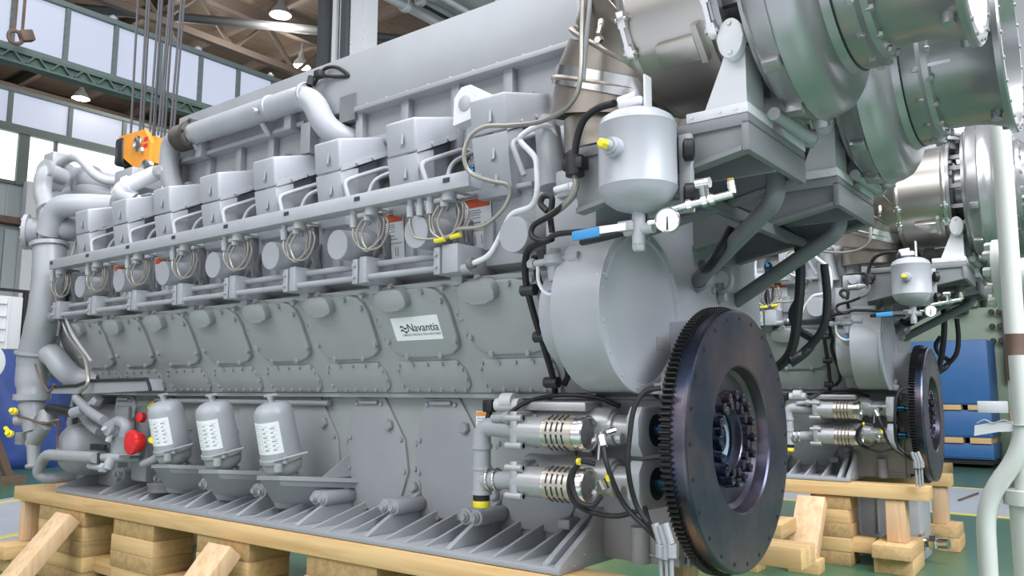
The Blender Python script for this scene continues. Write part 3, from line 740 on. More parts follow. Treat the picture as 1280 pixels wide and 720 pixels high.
# starter motors: upper and lower
for i, (z, y) in enumerate(((.955, .07), (.772, .07))):
    m = MB()
    zf = z - .015
    m.cyl((.20, .085, z + .012), (.60, .085, z + .012), .066, n=28, bev=.01)
    if i == 0: m.bx(.22, .52, .0, .13, z + .06, z + .098, bev=.014)
    m.cyl((.50, .08, z), (.74, .08, z), .052, n=28); m.cyl((.585, .08, z), (.61, .08, z), .062, n=28); m.cyl((.69, .08, z), (.725, .08, z), .060, n=28); m.cyl((.64, .02, z - .03), (.66, .02, z - .03), .02, n=10)
    m.bx(.235, .270, -.085, .10, z - .075, z + .06, bev=.006)
    m.cyl((.24, -.03, zf), (.40, -.03, zf), .056, n=28)
    for dz in (-.052, .05):
        for dy in (-.065, .02): m.hexb((.270, dy, zf + dz), (1, 0, 0), .014, .020)
        m.cyl((.215, -.075, zf + dz), (.29, -.075, zf + dz), .014, n=12)
    st_ = m.build('starter_motor', 'starter', ENG)
    q = MB(); q.lathe((.38, -.03, zf), (1, 0, 0), [(0, .060), (.155, .060), (.157, .064), (.172, .064), (.176, .060), (.172, .054), (.162, .052), (.155, .050)], 40)
    q.build('silencer_end', 'chrome', st_)
    q = MB(); q.lathe((.38, -.03, zf), (1, 0, 0), [(.150, .0525), (.164, .0525), (.164, 0)], 40); q.build('end_disc', 'discgrey', st_)
    q = MB(); q.lathe((.385, -.03, zf), (1, 0, 0), [(0, .0612), (.125, .0612)], 40, cap=False); bnd = q.build('louvred_band', 'band', st_)
    q = MB()
    for a in (2.0, 2.75, 3.5, 4.2):
        for xx in (.405, .428, .451, .474):
            y_, z_ = -.03 + .0618 * math.cos(a), zf + .0618 * math.sin(a)
            q.box((xx, y_, z_), (.005, .0025, .036), rot=rotX(a + PI))
    q.build('louvre_slots', 'ink', bnd)
    q = MB(); o = []
    y0, y1, z0, z1 = -.055, .19, z - .085, z + .082
    o = [(.72, y0 + .03, z0), (.72, y1, z0), (.72, y1, z1), (.72, y0 + .03, z1), (.72, y0, z1 - .04), (.72, y0, z0 + .04)]
    q.prism(o, (.045, 0, 0), bev=.005); q.build('mounting_plate', 'light', st_)
    q = MB(); q.lathe((.767, .072, z), (1, 0, 0), [(0, .055), (-.0, .056), (.001, .0)], 32); q.build('pinion_opening', 'black', st_)
    q = MB(); q.lathe((.768, .072, z), (1, 0, 0), [(0, .026), (.05, .024), (.055, .016), (.075, .016), (.075, 0)], 14); q.build('pinion', 'blue_metal', st_)
# inlet pipes of the starters
p = MB()
p.pipe([(.24, -.01, .942), (.045, -.015, .955), (.045, -.015, .70)], .036, .055, n=20, k=8)
p.cyl((.045, -.015, .865), (.045, -.015, .885), .042, n=20); p.cyl((.045, -.015, .785), (.045, -.015, .80), .040, n=20); p.cyl((.045, -.015, .69), (.045, -.015, .705), .041, n=20)
p.cyl((.045, -.015, .745), (.24, -.015, .757), .034, n=20)
p.cyl((.12, -.04, .985), (.25, -.05, .995), .016, n=12); p.cyl((.19, -.05, .99), (.215, -.05, .992), .024, n=12)
p.build('starter_inlet_pipe', 'light', ENG)
p = MB(); p.cyl((.045, -.015, .665), (.045, -.015, .692), .033, n=18); p.build('rubber_sleeve', 'black', ENG)
p = MB(); p.cyl((.045, -.015, .640), (.045, -.015, .668), .034, n=18, bev=.004); p.build('pipe_cap', 'yellow', ENG)
for xx in (.09, .125):
    p = MB(); p.torus((xx, -.012, .751), (1, .05, .1), .04, .006, 28, 8); p.build('hose_clamp', 'chrome', ENG)
p = MB(); p.cyl((.03, .10, 1.035), (.15, .10, 1.035), .028, n=18); p.cyl((.06, .10, 1.05), (.12, .10, 1.05), .034, n=18); p.build('pressure_switch', 'white', ENG)
p = MB(); p.box((-.01, .10, 1.03), (.05, .04, .05), bev=.006); p.tube([(-.01, .10, 1.01), (-.015, .09, .96), (.01, .08, .93)], .012, 8); p.build('switch_plug', 'black', ENG)
# warning sticker on the lower wall
p = MB(); p.bx(-.185, -.10, .220, .225, .925, 1.005); p = p.build('caution_sticker', 'paper', ENG)
q = MB(); q.bx(-.182, -.103, .218, .2202, .985, 1.002); q.build('sticker_header', 'labelorange', p)
q = MB()
for i in range(4): q.bx(-.176, -.112 - .01 * (i % 2), .2185, .2202, .972 - .012 * i, .9755 - .012 * i)
q.build('sticker_print', 'greyink', p)

# ================================================================ OIL FILTERS
for i, x in enumerate((-2.25, -1.77, -1.26)):
    a = math.radians(15); up = V((0, -math.sin(a), math.cos(a))); lf = V((0, -math.cos(a), -math.sin(a)))
    o = V((x, .015, .765))
    f = MB()
    f.lathe(o, up, [(0, .105), (.012, .105), (.014, .098), (.225, .094), (.250, .088), (.268, .070), (.278, .045), (.282, 0)], 40)
    fl = f.build('oil_filter', 'light', ENG)
    f = MB(); f.lathe(o + up * .275, up, [(0, .016), (.03, .012), (.034, .012)], 12); f.cyl(o + up * .312 + V((-.045, 0, -.003)), o + up * .312 + V((.045, 0, .006)), .007, n=8); f.box(o + up * .305, (.03, .02, .02)); f.build('tee_handle', 'light', fl)
    # wrap-around label
    for (t0, t1, m_, nm) in ((-.50, 1.12, 'paper', 'filter_label'),):
        L = MB(); rr = .0985; n = 14
        def pt(t, h, r): return o + up * h + (V((1, 0, 0)) * math.sin(t) + lf * math.cos(t)) * r
        for q in range(n):
            ta, tb = t0 + (t1 - t0) * q / n, t0 + (t1 - t0) * (q + 1) / n
            vs = [L.bm.verts.new(pt(ta, .045, .0993)), L.bm.verts.new(pt(tb, .045, .0993)), L.bm.verts.new(pt(tb, .20, .0957)), L.bm.verts.new(pt(ta, .20, .0957))]
            L.bm.faces.new(vs)
        bmesh.ops.remove_doubles(L.bm, verts=L.bm.verts[:], dist=1e-5)
        L = L.build(nm, 'paper', fl); L['label'] = 'white printed label'
        P = MB()
        def pr(ta, tb, h0, h1):
            m = max(1, int((tb - ta) / .08)); r = lambda h: .0998 - .0036 * (h - .045) / .155
            for q in range(m):
                t_a, t_b = ta + (tb - ta) * q / m, ta + (tb - ta) * (q + 1) / m
                P.bm.faces.new([P.bm.verts.new(pt(t_a, h0, r(h0))), P.bm.verts.new(pt(t_b, h0, r(h0))), P.bm.verts.new(pt(t_b, h1, r(h1))), P.bm.verts.new(pt(t_a, h1, r(h1)))])
        for h in range(11): pr(-.44, .02 - .07 * (h % 3), .058 + .0125 * h, .0605 + .0125 * h)
        pr(.10, .112, .05, .195)
        for h in range(6):
            for c in range(2): pr(.20 + .44 * c, .44 + .44 * c - .05 * ((h + c) % 3), .062 + .021 * h, .068 + .021 * h); pr(.28 + .44 * c, .54 + .42 * c, .073 + .021 * h, .0745 + .021 * h)
        P.build('label_print', 'greyink', L)
    f = MB(); f.lathe(o - up * .012, up, [(0, .10), (.006, .106), (.022, .106), (.028, .10)], 40); f.cyl(o + V((.06, -.09, -.01)), o + V((.20, .0, .035)), .006, n=8); f.cyl(o + V((.095, -.05, -.02)), o + V((.095, -.05, .02)), .014, n=10); f.build('clamp_ring', 'paint', fl)
    f = MB(); f.lathe(o - up * .085, up, [(0, .06), (.02, .085), (.05, .095), (.075, .092)], 32); f.cyl(o + V((.07, -.07, -.06)), o + V((.07, -.07, -.02)), .022, n=12)
    for q in range(8): f.hexb(o - up * .09 + (V((1, 0, 0)) * math.cos(q * .785) + lf * math.sin(q * .785)) * .065, -up, .010, .012)
    f.build('filter_base', 'door', fl)
    # arm holding the filter to the wall
    b = MB(); 
    p0 = o - up * .09
    b.prism([(x - .09, -.06, p0.z), (x + .09, -.06, p0.z + .01), (x + .34, .24, p0.z - .01), (x - .02, .24, p0.z - .02), (x - .09, .06, p0.z)], (0, 0, -.02))
    b.prism([(x - .085, -.055, p0.z - .01), (x + .085, -.055, p0.z - .01), (x + .32, .24, p0.z - .03), (x + .05, .24, p0.z - .17), (x - .03, .0, p0.z - .13)], (0, .02, -.03), bev=.003)
    b.prism([(x + .20, .10, p0.z - .005), (x + .26, .24, p0.z - .005), (x + .26, .24, p0.z + .12)], (.008, 0, 0))
    b.build('filter_arm', 'paint', ENG)
p = MB(); p.tube([(-2.75, .20, 1.03), (-2.2, .20, 1.03), (-1.15, .21, 1.03)], .014, 10); p.build('oil_pipe', 'paint', ENG)
# round capped drain at foot of the first filter
p = MB(); p.lathe((-2.36, .03, .52), (0, 0, 1), [(0, .08), (.03, .08), (.03, .085), (.04, .085), (.045, .08), (.06, .03), (.062, .012), (.10, .010)], 28); p.torus((-2.36, .03, .565), (0, 0, 1), .082, .006, 28, 8); p.build('drain_cap', 'dark', ENG)

# ================================================================ FREE END (far left): pumps and pipework
def P(name, m, pts, r, rb=.08, n=18, rings=()):
    q = MB(); q.pipe(pts, r, rb, n)
    for t in rings:
        a, b_ = V(pts[t]), V(pts[t + 1] if t + 1 < len(pts) else pts[t - 1]); d_ = (b_ - a).normalized() if t + 1 < len(pts) else (a - b_).normalized()
        q.cyl(a - d_ * .012, a + d_ * .02, r * 1.25, n=24)
    return q.build(name, m, ENG)
e = MB()   # free end casing
e.prism([(-3.62, .20, 1.10), (-3.62, .20, .9), (-3.62, .9, .9), (-3.62, .9, 1.9), (-3.62, .02, 1.9), (-3.62, .0, 1.5)], (-.18, 0, 0), bev=.01)
e.prism([(-3.15, .16, .48), (-3.15, .16, .88), (-3.15, .3, 1.0), (-3.15, .9, 1.0), (-3.15, .9, .48)], (-.50, 0, 0), bev=.03)
e.build('free_end_casing', 'paint', ENG)
e = MB(); e.lathe((-3.36, -.10, .72), (0, 1, 0), [(0, .08), (.02, .12), (.05, .15), (.18, .18), (.30, .18)], 36); e.build('pump_casing', 'paint', ENG)
big = [(-3.763,-0.1,2.091), (-3.725,-0.1,1.865), (-3.752,-0.1,1.593), (-3.858,-0.1,1.352), (-3.879,-0.1,1.189), (-3.85,-0.1,1.027)]
q = MB(); q.tube(big, [.105, .105, .11, .105, .10, .09], 28, 6)
for (a, b_) in ((0, 1), (3, 4)):
    q.cyl(V(big[a]), V(big[a]).lerp(V(big[b_]), .12), .125, n=28)
q.cyl(V(big[5]), V(big[5]) + V((0, 0, .04)), .115, n=28)
q.build('main_water_pipe', 'paint', ENG)
u1 = [(-3.76,-0.1,2.074), (-3.797,-0.1,2.292), (-3.951,-0.1,2.456)]
P('upper_water_pipe', 'paint', [(-3.793,-0.1,2.122), (-3.83,-0.1,2.342), (-3.956,-0.1,2.486), (-3.932,-0.1,2.645), (-3.973,0.05,2.626)], .060, .10, rings=(1, 3))
P('crossover_pipe', 'light', [(-3.752,-0.12,2.159), (-3.66,-0.12,2.337), (-3.464,-0.05,2.334), (-3.307,0.1,2.329)], .078, .16, n=24)
P('crossover_pipe', 'light', [(-4.264,0.2,2.48), (-4.175,0.2,2.579), (-3.916,0.2,2.54), (-3.683,0.3,2.489)], .068, .12, n=24)
P('cooler_barrel', 'paint', [(-4.5,0.25,2.735), (-4.036,0.25,2.63), (-3.718,0.35,2.54)], .115, .1, n=28, rings=(0, 1))
P('vent_hose', 'galv', [(-4.294,0.1,2.763), (-3.986,0.1,2.795), (-3.856,0.1,2.76), (-3.725,0.15,2.625), (-3.657,0.2,2.583), (-3.547,0.25,2.565)], .032, .10, n=14)
q = MB(); q.box((-4.243,0.1,2.779), (.16, .12, .16), bev=.01); q.box((-4.17,0.1,2.497), (.14, .1, .10), bev=.01); q.build('valve_block', 'paint', ENG)
q = MB(); q.bx(-3.3, -2.7, .25, .6, 2.20, 2.40, bev=.01); q.box((-3.229,0.22,2.514), (.24, .22, .13), bev=.012); q.build('pipe_manifold_box', 'paint', ENG)
q = MB(); q.lathe((-3.988,-0.15,2.194), (-.55, -.83, 0), [(-.03, .10), (0, .10), (0, .125), (.025, .125), (.028, .0)], 32)
c0 = V((-3.988,-0.15,2.194)); ax = V((-.55, -.83, 0)).normalized(); u = ax.orthogonal().normalized(); w2 = ax.cross(u)
for a in range(10): q.hexb(c0 + ax * .025 + (u * math.cos(a * .628) + w2 * math.sin(a * .628)) * .108, ax, .012, .010)
q.cyl(c0 - ax * .03, V((-3.903,-0.08,2.195)), .095, n=24)
q.build('blind_flange', 'paint', ENG)
q = MB(); q.lathe((-3.698,-0.02,2.202), (-.5, -.8, -.1), [(-.1, .085), (.02, .085), (.05, .07), (.065, .04), (.07, 0)], 28); q.build('end_dome', 'paint', ENG)
P('head_water_pipe', 'white', [(-3.047,0,2.353), (-2.929,0,2.393), (-2.769,0.1,2.473)], .05, .05, n=20, rings=(1,))
q = MB(); q.lathe((-2.955,0,2.355), (-.3, -.5, .5), [(-.06, .05), (.02, .07), (.05, .06), (.07, .03), (.072, 0)], 24); q.build('vent_dome', 'white', ENG)
q = MB(); q.cyl((-2.769,0.1,2.473), (-2.588,0.1,2.469), .045, n=18); q.hexb((-2.581,0.05,2.441), (0, -1, 0), .04, .04); q.build('clamp_joint', 'galv', ENG)
# lower part
P('water_branch_pipe', 'light', [(-3.873,-0.05,1.316), (-3.732,-0.05,1.351), (-3.591,-0.02,1.23), (-3.552,0.05,1.162), (-3.437,0.15,1.152)], .075, .14, n=24, rings=(0,))
P('water_branch_pipe', 'paint', [(-4.032,0.1,1.195), (-4,0.1,1.308), (-3.847,0.1,1.276)], .06, .06, n=18)
q = MB()
ca = V((-3.845,-0.1,1.001))
q.cyl(ca, V((-3.787,-0.1,0.816)), .085, .06, n=20); q.cyl(V((-3.752,-0.1,0.896)), V((-3.875,-0.18,0.895)), .035, n=14); q.cyl(V((-3.787,-0.1,0.816)), V((-3.745,-0.1,0.582)), .045, .036, n=16)
q.cyl(V((-3.797,-0.1,0.736)), V((-3.604,-0.1,0.873)), .045, n=14); q.cyl(V((-3.604,-0.1,0.873)), V((-3.618,-0.08,0.95)), .06, n=14)
q.box((-3.928,-0.1,0.768), (.10, .08, .08), bev=.008); q.cyl(V((-3.75,-0.1,0.607)), V((-3.746,-0.1,0.587)), .05, n=16)
q.build('valve_cluster', 'paint', ENG)
for i, px in enumerate(((-3.846,-0.2,0.949), (-3.881,-0.2,0.8))):
    q = MB(); q.lathe(px, (.3, -.7, .3), [(0, .024), (.02, .024), (.024, .016), (.04, .016), (.04, 0)], 12)
    if i == 1: q.cyl(px, V(px) + V((-.10, 0, .04)), .014, n=10)
    q.build('valve_knob', 'yellow', ENG)
P('sensor_wire', 'rust', [(-3.855,-0.18,0.922), (-3.58,-0.2,0.902), (-3.39,-0.2,0.876), (-3.29,-0.15,0.922), (-3.385,-0.12,0.803), (-3.372,-0.12,0.729)], .008, .1, n=8)
# drip tray
q = MB(); q.prism([(-3.552,-0.12,1.118), (-3.172,-0.12,1.127), (-3.009,-0.12,1.155), (-2.31,-0.12,1.155), (-2.286,-0.12,1.092), (-3.017,-0.12,1.072), (-3.52,-0.12,1.071)], (0, .08, .0), bev=.004); q.build('drip_tray', 'paint', ENG)
q = MB(); q.tube([(-3.539,-0.125,1.113), (-3.161,-0.125,1.122), (-2.997,-0.125,1.15), (-2.318,-0.125,1.155), (-2.277,-0.125,1.092)], .010, 8, 0); q.build('tray_gasket', 'black', ENG)
P('copper_tube', 'braid', [(-3.572,-0.1,1.664), (-3.398,-0.1,1.443), (-3.07,-0.12,1.289), (-2.93,-0.16,1.13), (-3.036,-0.16,1.082)], .012, .12, n=10)
P('copper_tube', 'galv', [(-3.526,-0.1,1.671), (-3.357,-0.1,1.467), (-3.047,-0.1,1.27)], .010, .12, n=10)
P('wire_loop', 'rust', [(-3.597,-0.2,1.262), (-3.508,-0.2,1.158), (-3.355,-0.2,1.071), (-3.298,-0.2,1.131)], .007, .1, n=8)
P('return_hose', 'paint', [(-3.204,-0.1,1.047), (-3.023,-0.1,0.96), (-2.835,-0.1,0.911)], .030, .1, n=14)
P('return_hose', 'galv', [(-3.365,0,0.953), (-3.223,0,0.87), (-3.091,0,0.833)], .026, .1, n=14)
q = MB(); q.cyl((-3.575,-0.1,0.977), (-3.233,-0.1,0.952), .032, n=14); q.build('rubber_joint', 'black', ENG)
q = MB(); q.cyl((-3.233,-0.1,0.952), (-3.108,-0.1,0.974), .034, n=14); q.cyl((-3.108,-0.1,0.974), (-3.016,-0.05,1.038), .024, n=14); q.hexb((-2.992,-0.08,1.024), (.6, 0, .4), .036, .04); q.build('pipe_union', 'light', ENG)
# bottom guard pipe loop
P('guard_pipe', 'paint', [(-2.799,-0.15,0.699), (-3.02,-0.15,0.693), (-3.476,-0.15,0.686), (-3.571,-0.15,0.559), (-3.521,-0.1,0.523), (-3.467,0.05,0.536)], .034, .10, n=16)
P('guard_pipe', 'paint', [(-3.041,-0.14,0.691), (-2.709,-0.1,0.7), (-2.569,0,0.701)], .026, .10, n=16, rings=(0,))
q = MB(); q.cyl((-2.774,-0.1,0.753), (-2.764,-0.1,0.679), .010, n=8); q.box((-2.841,-0.12,0.756), (.16, .03, .035), bev=.006); q.cyl((-2.795,-0.14,0.726), (-2.786,-0.14,0.662), .007, n=8); q.build('lever_grip', 'black', ENG)
q = MB(); q.cyl((-2.892,-0.14,0.647), (-2.718,-0.12,0.637), .020, n=12); q.cyl((-2.718,-0.12,0.637), (-2.709,-0.1,0.7), .030, n=12); q.hexb((-2.735,-0.14,0.642), (1, 0, 0), .03, .03); q.build('small_valve', 'light', ENG)
# pump bracket, red cap, tall filter casting
q = MB(); q.bx(-2.78, -2.60, .05, .24, .55, 1.0, bev=.02); q.box((-2.804,0,0.929), (.16, .03, .14), bev=.012); 
q.lathe((-2.736,-0.05,0.87), (.2, -.9, 0), [(0, .06), (.04, .06), (.06, .04), (.09, .04)], 20); q.lathe((-2.728,0.02,0.702), (0, 0, 1), [(0, .11), (.12, .11), (.14, .08)], 24)
q.tube([(-2.854,-0.05,0.881), (-2.682,-0.08,0.909), (-2.604,-0.08,0.883), (-2.615,-0.08,0.828)], .035, 12)
q.build('pump_bracket', 'paint', ENG)
q = MB(); c0 = V((-2.452,-0.12,0.799)); 
for a in range(5): q.box(c0, (.14, .035, .045), rot=rotY(a * .628), bev=.012)
q.lathe(c0, (.1, -1, .05), [(-.05, .055), (.01, .055), (.02, .03), (.022, 0)], 20)
q.build('red_cap', 'red', ENG)
q = MB(); q.cyl((-2.629,0,0.745), (-2.584,0,0.826), .02, n=10); q.box((-2.566,-0.06,0.71), (.12, .08, .014)); q.build('cap_seat', 'dark', ENG)
q = MB(); q.tube([(-2.427,-0.06,0.676), (-2.301,-0.06,0.714), (-2.265,-0.06,0.768)], .022, 12); q.build('drain_hose', 'light', ENG)
q = MB(); q.lathe((-2.569,0,0.933), (.2, -1, .1), [(0, .03), (.03, .03), (.04, 0)], 10); q.build('pink_cap', 'red', ENG)
q = MB(); q.cyl((-2.512,0,0.99), (-2.471,0,1.018), .012, n=8); q.cyl((-2.392,-0.04,0.811), (-2.266,-0.1,0.818), .02, n=8); q.build('yellow_clip', 'yellow', ENG)
for k, (a, b_) in enumerate((((-2.727,-0.15,0.873), (-2.745,-0.1,0.824)), ((-2.729,-0.12,0.793), (-2.714,-0.1,0.876)))):
    q = MB(); q.cyl(a, b_, .018, n=12); q.build('lever_arm', 'galv', ENG)
q = MB()
for px, r in (((-3.635,-0.05,1.781), .04), ((-3.694,-0.05,1.924), .035), ((-3.856,0.05,1.894), .03)): q.cyl(px, V(px) + V((0, .12, 0)), r, n=14)
q.tube([(-3.637,-0.12,1.91), (-3.59,-0.12,1.77), (-3.484,-0.12,1.551), (-3.49,-0.12,1.446)], .010, 8); q.cyl((-3.556,-0.15,1.563), (-3.512,-0.1,1.585), .04, n=14)
q.tube([(-3.428,-0.1,1.92), (-3.415,-0.1,1.983), (-3.451,-0.06,2.09)], .010, 8)
q.build('end_fitting', 'dark', ENG)

# ================================================================ HOSES AND CABLES near the flywheel end
def hose(name, m, pts, r, n=10):
    q = MB(); q.tube(pts, r, n, 7); return q.build(name, m, ENG)
hose('sensor_cable', 'braid', [(0.745,-0.35,2.384), (0.741,-0.35,2.273), (0.743,-0.36,2.144), (0.729,-0.36,2.065), (0.665,-0.34,2.025), (0.537,-0.3,2.02), (0.364,-0.24,2.057), (0.226,-0.22,2.087), (0.146,-0.22,2.065), (0.123,-0.23,1.988), (0.148,-0.22,1.919), (0.227,-0.2,1.88), (0.273,-0.16,1.868), (0.28,-0.14,1.84), (0.242,-0.14,1.777), (0.155,-0.15,1.724), (0.042,-0.17,1.722)], .0085)
hose('sensor_cable', 'galv', [(0.745,-0.3,2.404), (0.74,-0.32,2.256), (0.732,-0.33,2.115)], .008)
hose('black_hose', 'black', [(0.903,-0.42,1.971), (0.833,-0.4,1.976), (0.766,-0.38,1.957), (0.725,-0.36,1.903), (0.709,-0.35,1.841)], .012)
q = MB(); q.cyl((0.709,-0.35,1.852), (0.711,-0.35,1.787), .032, n=12); q.box((0.712,-0.35,1.824), (.08, .05, .04), bev=.008); q.build('cable_connector', 'black', ENG)
hose('yellow_sleeved_cable', 'braid', [(0.711,-0.35,1.787), (0.714,-0.35,1.754), (0.682,-0.34,1.713), (0.584,-0.3,1.685), (0.509,-0.28,1.67)], .012)
hose('black_hose', 'black', [(0.682,-0.34,1.713), (0.591,-0.31,1.682), (0.495,-0.28,1.663), (0.485,-0.28,1.625), (0.536,-0.28,1.602), (0.586,-0.28,1.618), (0.68,-0.3,1.612), (0.824,-0.36,1.591), (0.933,-0.4,1.586)], .010)
hose('black_hose', 'black', [(0.907,-0.38,1.572), (0.809,-0.36,1.567), (0.705,-0.3,1.575)], .012)
hose('black_hose', 'black', [(0.556,-0.26,1.634), (0.549,-0.26,1.691), (0.556,-0.26,1.752), (0.522,-0.26,1.765), (0.508,-0.26,1.739), (0.536,-0.26,1.709)], .011)
hose('cable_bundle', 'black', [(0.562,-0.27,1.609), (0.437,-0.22,1.599), (0.382,-0.18,1.563), (0.356,-0.14,1.482), (0.349,-0.08,1.368), (0.343,0,1.238), (0.331,0.07,1.133), (0.317,0.1,1.088)], .013)
hose('cable_bundle', 'black', [(0.407,-0.16,1.578), (0.393,-0.12,1.511), (0.4,-0.09,1.439), (0.386,-0.06,1.368), (0.409,0,1.236), (0.404,0.06,1.163), (0.362,0.1,1.118)], .012)
for px in ((0.36,-0.13,1.459), (0.346,-0.03,1.294), (0.323,0.07,1.124)):
    q = MB(); q.cyl(V(px) + V((-.03, 0, 0)), V(px) + V((.03, 0, 0)), .022, n=10); q.build('cable_clip', 'blackpl', ENG)
hose('white_tube', 'white', [(0.1,-0.15,1.579), (0.188,-0.15,1.608), (0.242,-0.14,1.69), (0.296,-0.15,1.749), (0.393,-0.16,1.765), (0.426,-0.17,1.812), (0.426,-0.17,1.887), (0.408,-0.16,1.95), (0.325,-0.13,2.028), (0.325,-0.13,2.054), (0.379,-0.1,2.089), (0.411,-0.05,2.089), (0.416,-0.02,2.033)], .011)
q = MB(); q.cyl((0.084,-0.15,1.578), (0.109,-0.15,1.582), .022, n=12); q.build('tube_nut', 'dark', ENG)
# fuel regulator by the gear drum
q = MB(); c0 = V((0.527,-0.2,1.541))
q.lathe(c0 - V((0, 0, .07)), (0, 0, 1), [(0, .024), (.05, .028), (.06, .045), (.072, .045), (.075, .040), (.09, .040), (.10, .02), (.115, .02), (.115, 0)], 20)
q.cyl(c0 + V((-.09, 0, 0)), c0 + V((.10, 0, .01)), .013, n=10); q.cyl(c0 + V((.06, 0, .006)), c0 + V((.10, 0, .01)), .018, n=10); q.hexb(c0 + V((-.09, 0, 0)), (-1, 0, 0), .02, .025)
q.build('pressure_regulator', 'light', ENG)
hose('white_tube', 'white', [c0 + V((-.075, 0, -.01)), c0 + V((-.07, 0, -.07)), c0 + V((-.02, -.02, -.115)), c0 + V((.05, -.03, -.11)), (0.75,-0.24,1.479)], .007)
q = MB(); q.cyl(c0 + V((0, 0, -.11)), c0 + V((0, 0, -.08)), .012, n=8); q.cyl(c0 + V((-.03, 0, -.105)), c0 + V((.035, 0, -.105)), .005, n=8); q.build('drain_cock', 'handleblue', ENG)
q = MB(); q.box(V((0.496,-0.02,1.558)), (.16, .1, .30), bev=.01); q.build('fuel_filter_bracket', 'light', ENG)
# things between the first head and the tank
q = MB(); q.prism([(.30, .0, 1.60), (.30, .0, 1.95), (.30, .10, 2.15), (.30, .5, 2.2), (.30, .5, 1.6)], (.16, 0, 0), bev=.01)
q.cyl((.40, -.03, 1.86), (.37, -.02, 2.10), .055, .05, n=20); q.cyl((.37, -.02, 2.10), (.365, -.02, 2.15), .036, n=16)
q.cyl((.55, -.02, 1.90), (.55, .0, 2.12), .05, n=18); q.cyl((.55, -.02, 2.0), (.55, -.02, 2.03), .07, n=18)
q.build('end_head_block', 'light', ENG)
q = MB(); q.bx(.44, .66, -.14, .2, 1.53, 1.80, bev=.012); q.bx(.50, .62, -.16, -.05, 1.78, 1.88, bev=.01); q.cyl((.56, -.14, 1.84), (.58, -.2, 1.84), .03, n=14); q.build('governor_box', 'light', ENG)
q = MB(); q.lathe((0.687,-0.22,1.763), (.2, -1, 0), [(0, .014), (.02, .014), (.024, .008), (.024, 0)], 8); q.build('yellow_plug', 'yellow', ENG)
q = MB(); q.cyl((0.556,-0.24,1.784), (0.616,-0.24,1.789), .013, n=10); q.cyl((0.616,-0.24,1.786), (0.662,-0.22,1.789), .017, n=10); q.build('sensor_plug', 'white', ENG)
hose('black_hose', 'black', [(0.931,1.15,1.514), (0.892,1.15,1.443), (0.917,1.15,1.37), (0.976,1.15,1.321), (0.958,1.12,1.267), (0.892,1.1,1.215)], .018)
hose('black_hose', 'black', [(1.058,1.1,1.648), (1.058,1.12,1.491), (1.032,1.12,1.363), (0.944,1.12,1.267), (0.9,1.05,1.231)], .018)
# hoses around the starters
hose('black_hose', 'black', [(0.191,-0.05,0.996), (0.26,0,1.051), (0.353,0.08,1.075), (0.49,0.12,1.067), (0.582,0.14,1.035)], .009)
hose('black_hose', 'black', [(0.887,-0.12,1.101), (0.839,-0.14,1.088), (0.81,-0.16,1.036), (0.797,-0.17,0.946), (0.789,-0.17,0.844), (0.788,-0.12,0.725), (0.845,-0.12,0.654), (0.902,-0.17,0.637)], .009)
hose('black_hose', 'black', [(0.684,-0.15,0.915), (0.708,-0.16,0.838), (0.743,-0.12,0.721), (0.831,-0.12,0.648), (0.896,-0.17,0.627)], .009)
hose('black_hose', 'black', [(0.782,-0.05,0.704), (0.837,-0.12,0.666), (0.897,-0.17,0.642)], .009)
hose('black_hose', 'black', [(0.575,-0.13,0.842), (0.549,-0.14,0.809), (0.539,-0.14,0.76), (0.561,-0.14,0.714), (0.613,-0.12,0.684), (0.671,-0.05,0.668), (0.747,-0.02,0.69)], .009)
hose('black_hose', 'black', [(0.64,-0.13,0.846), (0.589,-0.15,0.85), (0.559,-0.15,0.789), (0.581,-0.15,0.724), (0.632,-0.14,0.709), (0.664,-0.13,0.742)], .009)
q = MB(); q.cyl((0.663,-0.13,0.953), (0.653,-0.13,0.86), .006, n=8); q.cyl((0.672,-0.14,0.94), (0.687,-0.15,0.907), .014, n=10); q.cyl((0.664,-0.13,0.794), (0.68,-0.13,0.764), .016, n=10); q.cyl((0.682,-0.13,0.951), (0.699,-0.1,0.959), .012, n=10); q.build('hose_fitting', 'chrome', ENG)
q = MB(); q.cyl((0.696,-0.14,0.81), (0.711,-0.16,0.805), .012, n=8); q.cyl((0.589,-0.16,0.853), (0.598,-0.16,0.853), .012, n=8); q.build('yellow_tag', 'yellow', ENG)
for px in ((0.902,-0.17,0.618), (0.921,-0.17,0.615), (0.937,-0.17,0.622)):
    q = MB(); q.cyl(V(px) + V((-.02, 0, .06)), px, .012, n=10); q.cyl(px, V(px) - V((0, 0, .04)), .017, n=8); q.cyl(V(px) - V((0, 0, .04)), V(px) - V((0, 0, .16)), .007, n=8); q.build('hose_end', 'paint', ENG)
q = MB(); q.box((0.76,0.111,1.1), (.05, .05, .04), bev=.004); q.cyl((0.77,0.08,1.097), (0.77,0.141,1.1), .012, n=8); q.build('speed_sensor', 'white', ENG)

# ================================================================ second engine: a copy standing beyond the first
ENG2 = copy_tree(ENG)
ENG2['label'] = 'grey marine diesel engine standing behind the other one, before the blue cabinets'
def off2(p):
    return p
TH2 = .05
o_ = V((.95, .376, 0)); d_ = ORG[0] - o_
ENG2.location = V((o_.x + math.cos(TH2) * d_.x - math.sin(TH2) * d_.y - .03, o_.y + math.sin(TH2) * d_.x + math.cos(TH2) * d_.y + 3.56, ORG[0].z + .03))
ENG2.rotation_euler = (0, 0, TH2)

